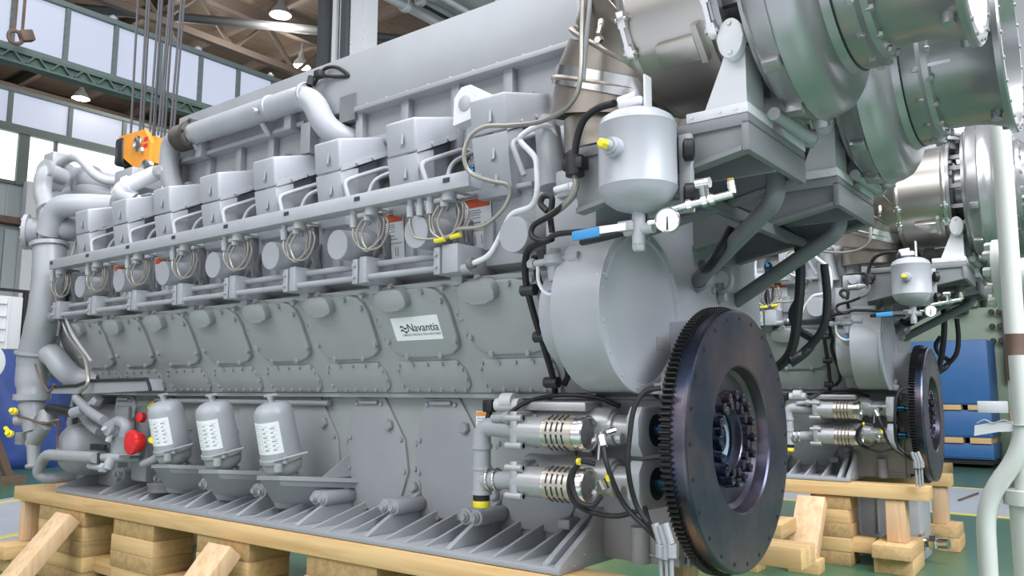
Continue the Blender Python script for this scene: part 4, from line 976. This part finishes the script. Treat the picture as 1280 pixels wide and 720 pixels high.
# ================================================================ timber under the engines
FZ = -.08
ORG[0] = V((0, 0, 0))
def timber_frame(label, second=False):
    root = empty('timber_cradle', (-1.2, .4, FZ)); ORG[0] = V((-1.2, .4, FZ))
    tag(root, label, 'timber cradle', 'timber cradles under the engines')
    def part(name, m, fn):
        q = MB(); fn(q); return q.build(name, m, root)
    ZT = .45
    for y0, y1 in ((-.115, .07), (.94, 1.12)):
        part('side_beam', 'wood', lambda q: q.bx(-3.98, .96, y0, y1, ZT - .085, ZT, bev=.004))
    for x in (-3.95, -3.0, -2.0, -1.0, 0.0):
        part('cross_beam', 'woody', lambda q: q.bx(x, x + .16, .072, .938, ZT - .085, ZT - .001, bev=.004))
    for x in (-3.90, ) + ((.69,)):
        part('corner_post', 'woodz', lambda q: q.bx(x, x + (.06 if x < 0 else .12), -.10, .06, .10, ZT - .087, bev=.003))
        xf = x if x < 0 else .82; part('corner_post', 'woodz', lambda q: q.bx(xf, xf + .10, .96, 1.12, .10, ZT - .087, bev=.003))
    for x in (-3.95, .62):
        part('foot_beam', 'woody', lambda q: [q.bx(x + c_ * (x > 0), x + .24 + c_ * (x > 0), a_, b_, .015, .098, bev=.004) for a_, b_, c_ in ((-.25, .24, 0), (.90, 1.20, .14))])
        part('foot_beam', 'woody', lambda q: [q.bx(x + c_ * (x > 0), x + .24 + c_ * (x > 0), a_, b_, FZ, .013, bev=.004) for a_, b_, c_ in ((-.20, .24, 0), (.90, 1.25, .14))])
    part('ground_beam', 'wood', lambda q: q.bx(-3.70, .60, -.02, .10, .0, .095, bev=.004))
    # stacked blocks carrying the flange
    for x0, x1 in ((-3.60, -2.99), (-2.647, -2.197), (-1.78, -1.33), (-.902, -.448), (.20, .46)):
        for i in range(5):
            h0 = FZ + i * .0886
            part('stacked_block', 'wood' if i % 2 else 'lam', lambda q: q.bx(x0 + R.uniform(-.01, .01), x1 + R.uniform(-.006, .006), -.105 + R.uniform(0, .008), .14, h0, h0 + .0876, bev=.003))
    # slanting braces
    for xb in (-3.17, -1.53, .15):
        a = V((xb + .12, -.155, .33)); b_ = V((xb + .04, -.46, FZ + .06))
        dd = (b_ - a).normalized(); mid = (a + b_) / 2; ang = math.atan2(a.y - b_.y, a.z - b_.z)
        part('brace', 'woodz', lambda q: q.box(mid, (.19, .085, (a - b_).length), rot=rotX(-ang), bev=.006))
        part('brace_block', 'wood', lambda q: q.bx(xb - .0, xb + .20, -.52, -.36, FZ, FZ + .085, bev=.004))
    return root
c1 = timber_frame('pine timber cradle carrying the front engine, with slanting braces along its side')
ORG[0] = V((-1.2, .4, FZ))
c2 = copy_tree(c1); c2['label'] = 'pine timber cradle carrying the engine behind, its post beside the grey drain box'
d_ = V((-1.2, .4, FZ)) - o_
c2.location = V((o_.x + math.cos(TH2) * d_.x - math.sin(TH2) * d_.y - .03, o_.y + math.sin(TH2) * d_.x + math.cos(TH2) * d_.y + 3.56, FZ))
c2.rotation_euler = (0, 0, TH2)
for c in list(c2.children): c.scale = (1, 1, 1.055)
for c in list(c1.children):      # the far foot and post sit further in under the front engine
    xs_ = [v.co for v in c.data.vertices]
    if min(v.x for v in xs_) > 1.9 and min(v.y for v in xs_) > .45: c.location.x -= .5
ORG[0] = V((0, 0, 0))

def simple(name, label, cat, m, fn, group=None, kind=None, angle=.6):
    q = MB(); fn(q); o = q.build(name, m, None, angle); tag(o, label, cat, group, kind); return o
def at_base(name, label, cat, loc, group=None):
    r = empty(name, loc); ORG[0] = V(loc); return tag(r, label, cat, group)
def part(name, m, parent, fn, label=None):
    q = MB(); fn(q); o = q.build(name, m, parent)
    if label: o['label'] = label
    return o

# small things near the cradles
simple('timber_block', 'loose timber block lying on the cradle foot beside the flywheel', 'timber', 'woody', lambda q: q.box((.155, 2.95, .21), (.10, .40, .09), rot=rotZ(.1), bev=.004))
simple('timber_block', 'timber block supporting the loose block beside the flywheel', 'timber', 'wood', lambda q: q.bx(-.16, .02, 2.84, 3.0, FZ, .164, bev=.004))
simple('timber_offcut', 'short timber lying on the green floor in front of the blue cabinet', 'timber', 'wood', lambda q: q.box((-.50, 11.1, FZ + .07), (.42, .9, .14), bev=.006))
simple('steel_rod', 'thin dark rod lying on the grey aisle', 'rod', 'rust', lambda q: q.cyl((.40, 7.75, FZ + .015), (.46, 8.62, FZ + .015), .012, n=8))
sb = at_base('drain_box', 'grey box with a drain valve on the floor under the second engine', 'box', (.6, 3.95, FZ))
part('body', 'galv', sb, lambda q: q.bx(.36, .80, 3.90, 4.25, FZ, .36, bev=.01))
part('corner_rib', 'galv', sb, lambda q: (q.bx(.36, .40, 3.88, 3.90, FZ, .36), q.bx(.52, .53, 3.885, 3.90, .1, .36)))
part('drain_valve', 'chrome', sb, lambda q: (q.cyl((.78, 3.9, .06), (.98, 3.86, .07), .035, n=14), q.hexb((.86, 3.88, .065), (1, 0, 0), .05, .05), q.bx(.80, .815, 3.84, 3.96, .0, .12), q.cyl((.9, 3.87, .09), (.9, 3.87, .13), .012, n=8)))
ORG[0] = V((0, 0, 0))

# ================================================================ FLOOR
FL = struct('floor', MB().bx(-40, 14, -12, 22, FZ - .1, FZ), 'floor')
q = MB(); q.bx(-40, 14, 6.72, 9.22, FZ, FZ + .003); q.build('aisle', 'aisle', FL)
q = MB(); q.bx(-8, 14, -9, -1.5, FZ, FZ + .003); q.build('aisle', 'aisle', FL)  # unseen grey strip, added to cut the floor's green bounce light
for y in (6.68, 9.26):
    q = MB(); q.bx(-40, 14, y - .05, y + .05, FZ, FZ + .005); q.build('floor_line', 'line', FL)
# aisle crossing at the far end
def strip(a, b_, w, z, ext=6):
    a, b_ = V(a), V(b_); d = (b_ - a).normalized(); n = V((-d.y, d.x, 0)) * w / 2; a = a - d * ext; b_ = b_ + d * ext
    q = MB(); q.prism([(a + n).to_tuple(), (b_ + n).to_tuple(), (b_ - n).to_tuple(), (a - n).to_tuple()], (0, 0, z)); return q
A1, A2 = V((-7.56, 1.27, FZ)), V((-5.24, .37, FZ))
dr = V((.46, -.88, 0)).normalized()
for i, p in enumerate((A1, A2)):
    strip(p - dr * .1, p + dr * .1, .10, .005, 5.3).build('floor_line', 'line', FL)
m_ = (A1 + A2) / 2
strip(m_ - dr * .1, m_ + dr * .1, 2.10, .003, 5.3).build('aisle', 'aisle', FL)

# ================================================================ HALL
RZ = 9.0
q = MB(); q.bx(-30, -1.0, -4, 20, RZ, RZ + .1); o = q.build('ceiling', 'roof'); o['kind'] = 'structure'
for i in range(16):
    y = -3.5 + 1.5 * i
    q = MB(); q.bx(-30, -1, y, y + .12, RZ - .22, RZ); tag(q.build('roof_purlin', 'rafter'), 'brown purlin running under the roof boards', 'purlin', 'roof purlins')
for i in range(7):
    x = -28.5 + 4.2 * i
    q = MB(); q.bx(x, x + .16, -4, 20, RZ - .45, RZ - .2); q.bx(x, x + .14, -4, 20, RZ - 1.25, RZ - 1.12)
    for j in range(16): 
        y = -3.5 + 1.5 * j
        q.tube([(x + .07, y, RZ - .4), (x + .07, y + .75, RZ - 1.2)], .05, 6, 0); q.tube([(x + .07, y + 1.5, RZ - .4), (x + .07, y + .75, RZ - 1.2)], .04, 6, 0)
    tag(q.build('roof_truss', 'rafter'), 'brown lattice roof truss spanning the hall', 'truss', 'roof trusses')
q = MB(); q.tube([(-16, 2, 8.6), (-10, 7, 8.0), (-6, 14, 8.5)], .09, 8, 4); tag(q.build('roof_pipe', 'darkcol'), 'dark bent pipe slung under the roof near a hall lamp', 'pipe')
struct('wall_far', MB().bx(-30.2, -30, -12, 20, FZ, RZ), 'roof')

# glazed screen with its lattice girder (nearer)
XA = -9.0
pq = MB()
ys = [.75 - .655 * 6 + .655 * i for i in range(22)]
for i in range(len(ys) - 1): pq.bx(XA - .02, XA, ys[i] + .025, ys[i + 1] - .025, 5.46, 6.20)
W1 = pq.build('window_1', 'pane'); W1['kind'] = 'structure'
q = MB(); 
for y in ys: 
    q.bx(XA - .06, XA + .05, y - .03, y + .03, 5.40, 6.26)
    for i in range(7): q.box((XA + .055, y - .035, 5.45 + i * .12), (.015, .015, .02))
q.bx(XA - .08, XA + .07, ys[0], ys[-1], 6.20, 6.27); q.bx(XA - .08, XA + .08, ys[0], ys[-1], 5.40, 5.46)
q.build('window_frame', 'frame', W1)
q = MB(); q.bx(XA - .06, XA + .05, ys[0], ys[-1], 5.24, 5.38)
q.bx(XA - .08, XA + .10, ys[0], ys[-1], 5.36, 5.40); q.bx(XA - .08, XA + .10, ys[0], ys[-1], 5.22, 5.25)
for i in range(90): q.box((XA + .09, ys[0] + .15 * i, 5.31), (.04, .02, .14), rot=rotX(.7 if i % 2 else -.7))
q.build('lattice_girder', 'girder', W1)
for i in range(5):
    lx = 1.35 + 1.31 * i
    simple('rail_lamp', 'small grey lamp fixed on the top rail of the high glazed screen', 'lamp', 'galv', lambda q: q.lathe((XA + .02, lx, 6.27), (0, 0, 1), [(0, .05), (.03, .06), (.06, .03), (.08, 0)], 12), 'lamps on the glazed screen rail')
# second screen, further away
XB = -14.0
ys = [-4 + 1.06 * i - .0 for i in range(22)]
ys = [3.25 - 1.06 * 7 + 1.06 * i for i in range(20)]
pq = MB()
for i in range(len(ys) - 1): pq.bx(XB - .02, XB, ys[i] + .035, ys[i + 1] - .035, 5.96, 6.57)
W2 = pq.build('window_2', 'pane'); W2['kind'] = 'structure'
pq = MB()
pq.bx(XB - .02, XB, ys[0], ys[-1], 4.88, 5.80)
o = pq.build('window_3', 'paneb'); o['kind'] = 'structure'
q = MB()
for y in ys: q.bx(XB - .05, XB + .05, y - .04, y + .04, 5.92, 6.62)
q.bx(XB - .06, XB + .06, ys[0], ys[-1], 6.56, 6.63); q.bx(XB - .1, XB + .1, ys[0], ys[-1], 5.80, 5.95); q.bx(XB - .06, XB + .06, ys[0], ys[-1], 4.84, 4.90)
for y in (3.45,): q.bx(XB - .05, XB + .08, y - .02, y + .16, 4.84, 5.8); 
q.bx(XB - .05, XB + .08, 4.05, 4.10, 4.84, 5.8)
q.build('window_frame', 'frame', W2)
q = MB(); q.bx(XB - .1, XB, ys[0], ys[-1], 4.22, 4.84)
for i in range(40): q.box((XB + .005, ys[0] + .5 * i, 4.53), (.02, .03, .6)) 
struct('wall_upper', q, 'panel')
q = MB(); q.bx(XB - .2, XB + .15, ys[0], ys[-1], 4.10, 4.22); struct('trim_1', q, 'rust')
pq = MB()
for i in range(len(ys) - 1): pq.bx(XB - .02, XB, ys[i] + .1, ys[i + 1] - .1, 1.2, 4.0)
o = pq.build('window_4', 'panel'); o['kind'] = 'structure'
struct('wall_end', MB().bx(XB - .4, XB - .1, ys[0], ys[-1], FZ, 4.1), 'panel')
for y in (3.56, 4.15, 4.75):
    q = MB(); q.bx(XB + .05, XB + .25, y, y + .18, FZ, 4.9 if y == 3.56 else 4.1); tag(q.build('wall_post', 'darkcol' if y != 3.56 else 'whitecol'), {3.56: 'pale tall post against the end wall beside the bright window', 4.15: 'dark post on the end wall beside the pale tall post', 4.75: 'dark post on the end wall behind the tall grey pipe'}[y], 'post')
# columns standing between the bays
q = MB(); q.bx(-7.57, -7.40, 5.1, 5.4, FZ, RZ); q.bx(-7.40, -7.0, 5.32, 5.38, FZ, RZ); q.bx(-7.03, -6.90, 5.1, 5.4, FZ, RZ); q.bx(-7.57, -6.9, 5.22, 5.26, FZ, RZ); dc = tag(q.build('steel_column', 'darkcol'), 'dark steel column with pale strips above the cooler box', 'column')
q = MB(); q.bx(-7.27, -7.19, 5.14, 5.2, FZ, RZ); q.build('pale_strip', 'whitecol', dc)
q = MB(); q.bx(-7.10, -7.06, 5.14, 5.2, FZ, RZ); q.build('pale_strip', 'whitecol', dc)
q = MB(); q.bx(-6.88, -6.55, 5.16, 5.4, FZ, RZ)
for i in range(60):
    for x in (-6.85, -6.58): q.box((x, 5.155, .5 + .14 * i), (.02, .012, .02))
tag(q.build('riveted_column', 'whitecol'), 'pale riveted steel column beside the dark column', 'column')
# overhead duct and pipes on the right of the columns
q = MB(); q.bx(-6.40, -5.60, 4, 16, 7.27, 7.6); tag(q.build('overhead_duct', 'whitecol'), 'wide pale overhead duct above the cooler box', 'duct')
q = MB(); q.bx(-6.92, -6.70, 5.5, 16, 7.22, 7.5); tag(q.build('overhead_beam', 'girder'), 'green overhead beam beside the pale duct', 'beam')
for i, x in enumerate((-6.62, -6.28, -6.02)):
    q = MB(); q.cyl((x, 5.6, 7.12), (x, 16, 7.12), .05 if i else .09, n=12)
    for j in range(8): q.cyl((x, 6 + 1.2 * j, 7.12), (x, 6.08 + 1.2 * j, 7.12), .12, n=12)
    tag(q.build('overhead_pipe', 'galv' if i else 'whitecol'), ['thick pale overhead pipe next to the green beam', 'thin grey overhead pipe beside the thick pale one', 'thin grey overhead pipe furthest from the green beam'][i], 'pipe')
# far side wall with daylit windows
YB = 16.0
pq = MB()
for i in range(16): pq.bx(-9 + 1.5 * i, -7.6 + 1.5 * i, YB - .02, YB, 4.0, 8.6)
W5 = pq.build('window_5', 'paneb'); W5['kind'] = 'structure'
q = MB()
for i in range(17): q.bx(-9.08 + 1.5 * i, -9.02 + 1.5 * i, YB - .06, YB + .04, 4.0, 8.6)
for z in (4.0, 5.5, 7.0, 8.6): q.bx(-9, 15, YB - .05, YB + .03, z - .04, z + .04)
q.build('window_frame', 'frame', W5)
struct('wall_back', MB().bx(-9.1, 15, YB - .05, YB + .2, FZ, 3.96), 'panel')
tag(MB().bx(.62, 1.02, 13.4, 13.8, FZ, RZ).build('wide_column', 'whitecol'), 'wide pale column standing behind the guard rail', 'column')

# lamps
for i, (x, y, z) in enumerate(((-10.2, 6.3, 8.1), (-11.9, 8.1, 8.1), (-17.7, 6.1, 8.1), (-13.1, 5.75, 8.1))):
    lab = ['bright hall lamp hanging from the roof above the engine, highest in view', 'bright hall lamp just above the top edge of the grey cooler box', 'bright hall lamp seen between the two rows of windows', 'bright hall lamp above the upper window row behind the wire ropes'][i]
    r = at_base('hall_lamp', lab, 'lamp', (x, y, z), 'hall lamps under the roof')
    part('lamp_shade', 'galv', r, lambda q: (q.lathe((x, y, z), (0, 0, 1), [(0, .20), (.10, .16), (.22, .07), (.34, .05)], 20, cap=False), q.cyl((x, y, z + .3), (x, y, RZ - .3), .015, n=6)))
    part('lamp_bulb', 'lamp', r, lambda q: q.lathe((x, y, z - .03), (0, 0, 1), [(0, 0), (.005, .10), (.03, .18), (.06, .18)], 20))
ORG[0] = V((0, 0, 0))

# ================================================================ crane hook block with its ropes
hk = at_base('crane_hook_block', 'orange crane hook block hanging on wire ropes behind the engine', 'crane hook', (-5.05, 1.2, 3.05))
def hb(q):
    pl = [(-5.38, 3.44), (-4.92, 3.42), (-4.80, 3.28), (-4.80, 3.06), (-4.86, 2.98), (-5.08, 3.10), (-5.38, 3.28)]
    q.prism([(x, 1.05, z) for x, z in pl], (0, .05, 0), bev=.01); q.prism([(x, 1.38, z) for x, z in pl], (0, .05, 0), bev=.01)
    q.bx(-5.2, -4.86, 1.10, 1.38, 3.12, 3.36)
part('side_plate', 'orange', hk, hb)
part('pulley', 'blackpl', hk, lambda q: [q.lathe((-5.22, 1.12 + .085 * i, 3.26), (0, 1, 0), [(0, .20), (.02, .17), (.05, .17), (.07, .20)], 28) for i in range(3)] + [q.bx(-5.42, -5.27, 1.03, 1.40, 3.16, 3.42, bev=.03)])
part('pin_nut', 'chrome', hk, lambda q: (q.lathe((-5.0, 1.05, 3.30), (0, -1, 0), [(0, .07), (.02, .07), (.03, .05), (.03, 0)], 16), q.lathe((-4.80, 1.05, 3.02), (0, -1, 0), [(0, .09), (.04, .09), (.05, .05), (.05, 0)], 16), q.hexb((-4.92, 1.05, 3.22), (0, -1, 0), .03, .03)))
part('red_mark', 'red', hk, lambda q: [q.box((-4.90 + .04 * (i % 2), 1.047, 3.26 + .06 * (i // 2)), (.035, .004, .035)) for i in range(4)])
for i, x in enumerate((-5.42, -5.36, -5.30, -5.22, -4.98, -4.93, -4.86, -4.80, -4.62, -4.56, -4.50)):
    y = 1.12 + .085 * (i % 3)
    xb = max(min(x, -4.78), -5.36) if i > 3 else x * .5 - 2.66
    part('wire_rope', 'rope', hk, lambda q: q.cyl((-5.30 + .055 * i if i < 4 else -5.06 + .05 * (i - 4), y, 3.36), (x, y, RZ - .2), .011, n=6))
hk.location.x += .12
ORG[0] = V((0, 0, 0))

ph = at_base('pendant_hook', 'small brown hook block hanging before the high window at the roof', 'hook', (-8.6,1.435,5.485))
part('hook_body', 'rust', ph, lambda q: (q.box((-8.6,1.435,5.485), (.12, .16, .14), rot=rotX(.4), bev=.02), q.torus(V((-8.6,1.435,5.485)) + V((0, -.12, -.06)), (1, 0, 0), .08, .025, 20, 8)))
part('wire_rope', 'rust', ph, lambda q: q.cyl(V((-8.6,1.435,5.485)) + V((0, -.05, .05)), V((-8.6,1.435,5.485)) + V((0, -.05, 2.6)), .02, n=6))
part('wire_rope', 'rust', ph, lambda q: q.cyl(V((-8.6,1.435,5.485)) + V((0, -.14, .0)), V((-8.6,1.435,5.485)) + V((0, -.14, 2.6)), .02, n=6))
ORG[0] = V((0, 0, 0))

# ================================================================ far left: tarpaulin load, white casting on its stand
def tarp(q):
    n, m = 26, 14; rr = random.Random(3); rows = []
    for j in range(m + 1):
        v = j / m; row = []
        for i in range(n):
            a = 2 * PI * i / n; prof_ = (1 - .28 * v - (.9 * max(0, v - .75) / .25 * .72)); wob = 1 + .10 * math.sin(3 * a + 5 * v) + .06 * math.sin(7 * a + 9 * v) + rr.uniform(-.02, .02)
            row.append(q.bm.verts.new((-12.6 + 1.15 * prof_ * wob * math.cos(a), 2.95 + 1.15 * prof_ * wob * math.sin(a), FZ + 2.35 * v)))
        rows.append(row)
    for A, B in zip(rows, rows[1:]):
        for i in range(n): q.bm.faces.new((A[i], A[(i + 1) % n], B[(i + 1) % n], B[i]))
    q.bm.faces.new(rows[-1]); q.bm.faces.new(list(reversed(rows[0])))
simple('tarpaulin_covered_load', 'load covered with blue tarpaulin behind the tall grey pipe', 'tarpaulin', 'tarp', tarp, angle=1.5)
wm = at_base('white_casting', 'white ribbed casting on a brown stand beside the blue tarpaulin', 'casting', (-9.4, 1.6, 1.25))
def wc(q):
    q.bx(-9.7, -9.3, .9, 1.92, 1.62, 2.30, bev=.02)
    for i in range(4):
        for j in range(3): q.box((-9.29, 1.18 + .22 * j, 1.72 + .16 * i), (.04, .20, .02))
    for j in range(4): q.box((-9.29, 1.08 + .22 * j, 1.95), (.04, .02, .66))
    q.bx(-9.36, -9.27, 1.975, 2.05, 1.95, 2.30)
part('body', 'white', wm, wc)
part('round_drum', 'white', wm, lambda q: q.cyl((-9.9, 1.5, 1.45), (-9.25, 1.5, 1.45), .26, n=28, bev=.03))
part('black_edge', 'black', wm, lambda q: (q.bx(-9.36, -9.27, 1.925, 1.97, 1.6, 2.36), q.bx(-9.36, -9.27, 1.55, 2.05, 2.36, 2.39)))
part('stand_leg', 'rust', wm, lambda q: (q.tube([(-9.6, 1.5, 1.3), (-9.5, 2.0, FZ + .06)], .06, 8, 0), q.bx(-9.7, -9.3, 1.2, 2.12, FZ, FZ + .10)))
part('stand_leg', 'rust', wm, lambda q: q.tube([(-9.6, 1.5, 1.3), (-9.6, .9, FZ + .06)], .06, 8, 0))
ORG[0] = V((0, 0, 0))

# ================================================================ far right: cabinets, machines, rail
def cab(label, z0, z1, y=12.5):
    c = at_base('blue_cabinet', label, 'cabinet', (-.6, y, z0), 'blue cabinets stacked behind the second engine')
    part('body', 'blue', c, lambda q: q.bx(-1.6, .14, y, y + .9, z0, z1, bev=.012))
    part('door_seam', 'blackpl', c, lambda q: q.bx(-1.55, .10, y - .003, y, z0 + .02, z0 + .028))
    ORG[0] = V((0, 0, 0)); return c
cab('tall blue steel cabinet on top of the stack behind the second flywheel', .92, 1.97)
cab('blue steel cabinet in the middle of the stack behind the second flywheel', .40, .84)
cab('lowest blue steel cabinet of the stack, on a dark base on the floor', .06, .31)
for i, (z, h) in enumerate(((.84, .08), (.31, .09))):
    for x in (-.40, .04):
        simple('wooden_spacer', ['orange brown wooden spacer under the tall blue cabinet', 'orange brown wooden spacer on the lowest blue cabinet'][i] + [', near its middle', ', at its outer end'][x > 0], 'spacer', 'wood', lambda q: q.bx(x - .22, x + .08 if x > 0 else x + .12, 12.46, 13.3, z, z + h, bev=.004), 'wooden spacers between the cabinets')
simple('cabinet_base', 'dark base under the blue cabinet stack', 'base', 'black', lambda q: (q.bx(-1.55, .12, 12.55, 13.35, -.02, .058), [q.cyl((x, 12.6, FZ + .04), (x, 12.68, FZ + .04), .04, n=12) for x in (-.6, .2)]))
mt = at_base('milling_machine', 'pale green machine tool standing behind the blue cabinets', 'machine', (-.5, 14.2, FZ))
part('column', 'machine', mt, lambda q: (q.bx(-1.6, .5, 13.7, 14.8, FZ, 2.6, bev=.03), q.bx(-1.2, -.1, 13.6, 14.7, 2.6, 3.3, bev=.04), q.bx(.0, .5, 13.8, 14.6, 2.5, 4.2, bev=.03)))
part('head', 'darkcol', mt, lambda q: (q.bx(-.55, -.25, 13.4, 13.8, 2.5, 3.9, bev=.02), q.cyl((-.9, 13.5, 2.7), (-.9, 13.5, 3.5), .12, n=16), q.bx(.25, .5, 13.5, 13.75, 1.3, 2.5, bev=.02)))
part('control_panel', 'white', mt, lambda q: q.bx(-.1, .2, 13.55, 13.68, 2.75, 3.1, bev=.01))
part('knob', 'blackpl', mt, lambda q: [q.lathe((.1 + .12 * (i % 3), 13.78 - .2, 2.0 + .25 * (i // 3)), (0, -1, 0), [(0, .05), (.05, .04), (.05, 0)], 12) for i in range(9)])
ORG[0] = V((0, 0, 0))
simple('orange_bin', 'small orange bin beside the blue cabinets', 'bin', 'orange', lambda q: q.lathe((.55, 12.7, FZ), (0, 0, 1), [(0, .16), (.9, .20), (.95, .20), (.95, .17)], 20))
pr = at_base('guard_rail', 'off-white tubular guard rail with a brown band, white tag plate and white rag', 'rail', (1.66, 1.62, FZ))
part('pole', 'rail', pr, lambda q: q.cyl((1.695, 1.62, .62), (1.70, 1.66, 2.62), .040, n=24))
part('lower_pole', 'rail', pr, lambda q: (q.cyl((1.690, 1.62, FZ), (1.690, 1.62, .66), .062, n=24), q.cyl((1.690, 1.62, .62), (1.690, 1.62, .68), .082, n=28)))
part('bent_pipe', 'rail', pr, lambda q: q.pipe([(1.71, 1.57, 1.25), (1.71, 1.57, .86), (1.545, 1.57, .63), (1.535, 1.57, FZ)], .038, .13, n=20))
part('brown_band', 'brownband', pr, lambda q: q.cyl((1.6955, 1.62, 1.145), (1.6975, 1.62, 1.345), .0408, n=24))
part('tag_plate', 'white', pr, lambda q: q.bx(1.545, 1.66, 1.555, 1.563, 1.005, 1.055, bev=.002))
part('rag', 'white', pr, lambda q: q.prism([(1.525, 1.55, .905), (1.62, 1.55, .925), (1.70, 1.55, .93), (1.70, 1.55, .97), (1.60, 1.55, .965), (1.53, 1.55, .95)], (0, .012, 0), bev=.003), 'white rag tied to the rail')
part('tie_wire', 'galv', pr, lambda q: (q.torus((1.71, 1.57, .955), (0, 0, 1), .041, .004, 24, 6), q.tube([(1.54, 1.548, .96), (1.57, 1.545, .975), (1.60, 1.548, .962), (1.64, 1.546, .975), (1.67, 1.55, .965)], .0025, 6)))
ORG[0] = V((0, 0, 0))
pf = at_base('flanged_pipe', 'pale flanged pipe end beside the guard rail', 'pipe', (1.66, 1.85, FZ))
part('pipe', 'rail', pf, lambda q: q.pipe([(1.64, 1.86, 1.64), (2.2, 1.86, 1.64), (2.2, 1.86, FZ)], .07, .12, n=24))
def flg(q):
    q.lathe((1.615, 1.86, 1.64), (1, 0, .02), [(0, .12), (0, .165), (.035, .165), (.035, .09)], 40); q.lathe((1.66, 1.86, 1.64), (1, 0, .02), [(0, .10), (0, .165), (.035, .165), (.035, .09)], 40)
    for a in range(10): q.hexb((1.61, 1.86 + .135 * math.cos(a * .628), 1.64 + .135 * math.sin(a * .628)), (-1, 0, 0), .022, .03)
part('flange', 'rail', pf, flg)
ORG[0] = V((0, 0, 0))

# ================================================================ LIGHT, CAMERA
w = bpy.data.worlds.new('World'); SC.world = w; w.use_nodes = True
bg = w.node_tree.nodes['Background']; bg.inputs['Color'].default_value = (.86, .92, 1, 1); bg.inputs['Strength'].default_value = .27
def area(name, loc, target, sx, sy, e, col=(1, 1, 1)):
    l = bpy.data.lights.new(name, 'AREA'); l.shape = 'RECTANGLE'; l.size = sx; l.size_y = sy; l.energy = e; l.color = col
    o = bpy.data.objects.new(name, l); COL.objects.link(o); o.location = loc
    o.rotation_euler = (V(target) - V(loc)).to_track_quat('-Z', 'Y').to_euler(); return o
area('skylight', (4.5, -.5, 8.6), (0, .6, 1.5), 5, 9, 2300, (.93, .95, 1))
area('side_daylight', (-2, -7.5, 8.0), (-1.5, 0, .8), 12, 5, 1100, (.95, .97, 1))
area('front_fill', (-1, -8, 2.6), (-1, 0, 1.5), 10, 3, 220, (.95, .97, 1))  # added fill, brightens the labels shaded by the duct
area('end_daylight', (9.5, -1.5, 6.3), (.3, .3, 1.2), 7, 4, 1250, (.86, .91, 1))
area('roof_daylight', (-4, 1, 8.4), (-4, 1, 0), 6, 6, 600, (.92, .95, 1))
for i, (x, y, z) in enumerate(((-10.2, 6.3, 7.9), (-11.9, 8.1, 7.9), (-17.7, 6.1, 7.9), (-13.1, 5.75, 7.9))):
    l = bpy.data.lights.new('lamp_light', 'POINT'); l.energy = 260; l.shadow_soft_size = .2; l.color = (1, .94, .84)
    o = bpy.data.objects.new('lamp_light', l); COL.objects.link(o); o.location = (x, y, z)
cam = bpy.data.cameras.new('Camera'); co = bpy.data.objects.new('Camera', cam); COL.objects.link(co); SC.camera = co
cam.sensor_width = 36; cam.lens = 36 * 1021.37 / 1280; cam.clip_end = 200; cam.clip_start = .05
cr, cu_, cf = V((0.791, 0.611, 0.003)), V((0.076, -0.103, 0.992)), V((-0.607, 0.785, 0.128))
cr, cu_, cf = V((0.791258, 0.611474, 0.003161)), V((0.075804, -0.103218, 0.991766)), V((-0.606766, 0.784503, 0.128024))
mx = Matrix((cr, cu_, -cf)).transposed().to_4x4(); mx.translation = V((2.1398, -2.5326, 1.0814)); co.matrix_world = mx
SC.view_settings.view_transform = 'Standard'; SC.view_settings.look = 'None'; SC.view_settings.gamma = 1; SC.view_settings.exposure = -0.58
SC.view_settings.use_curve_mapping = False
try:
    SC.cycles.use_denoising = True
    SC.cycles.max_bounces = 6; SC.cycles.diffuse_bounces = 3; SC.cycles.glossy_bounces = 4
except Exception: pass
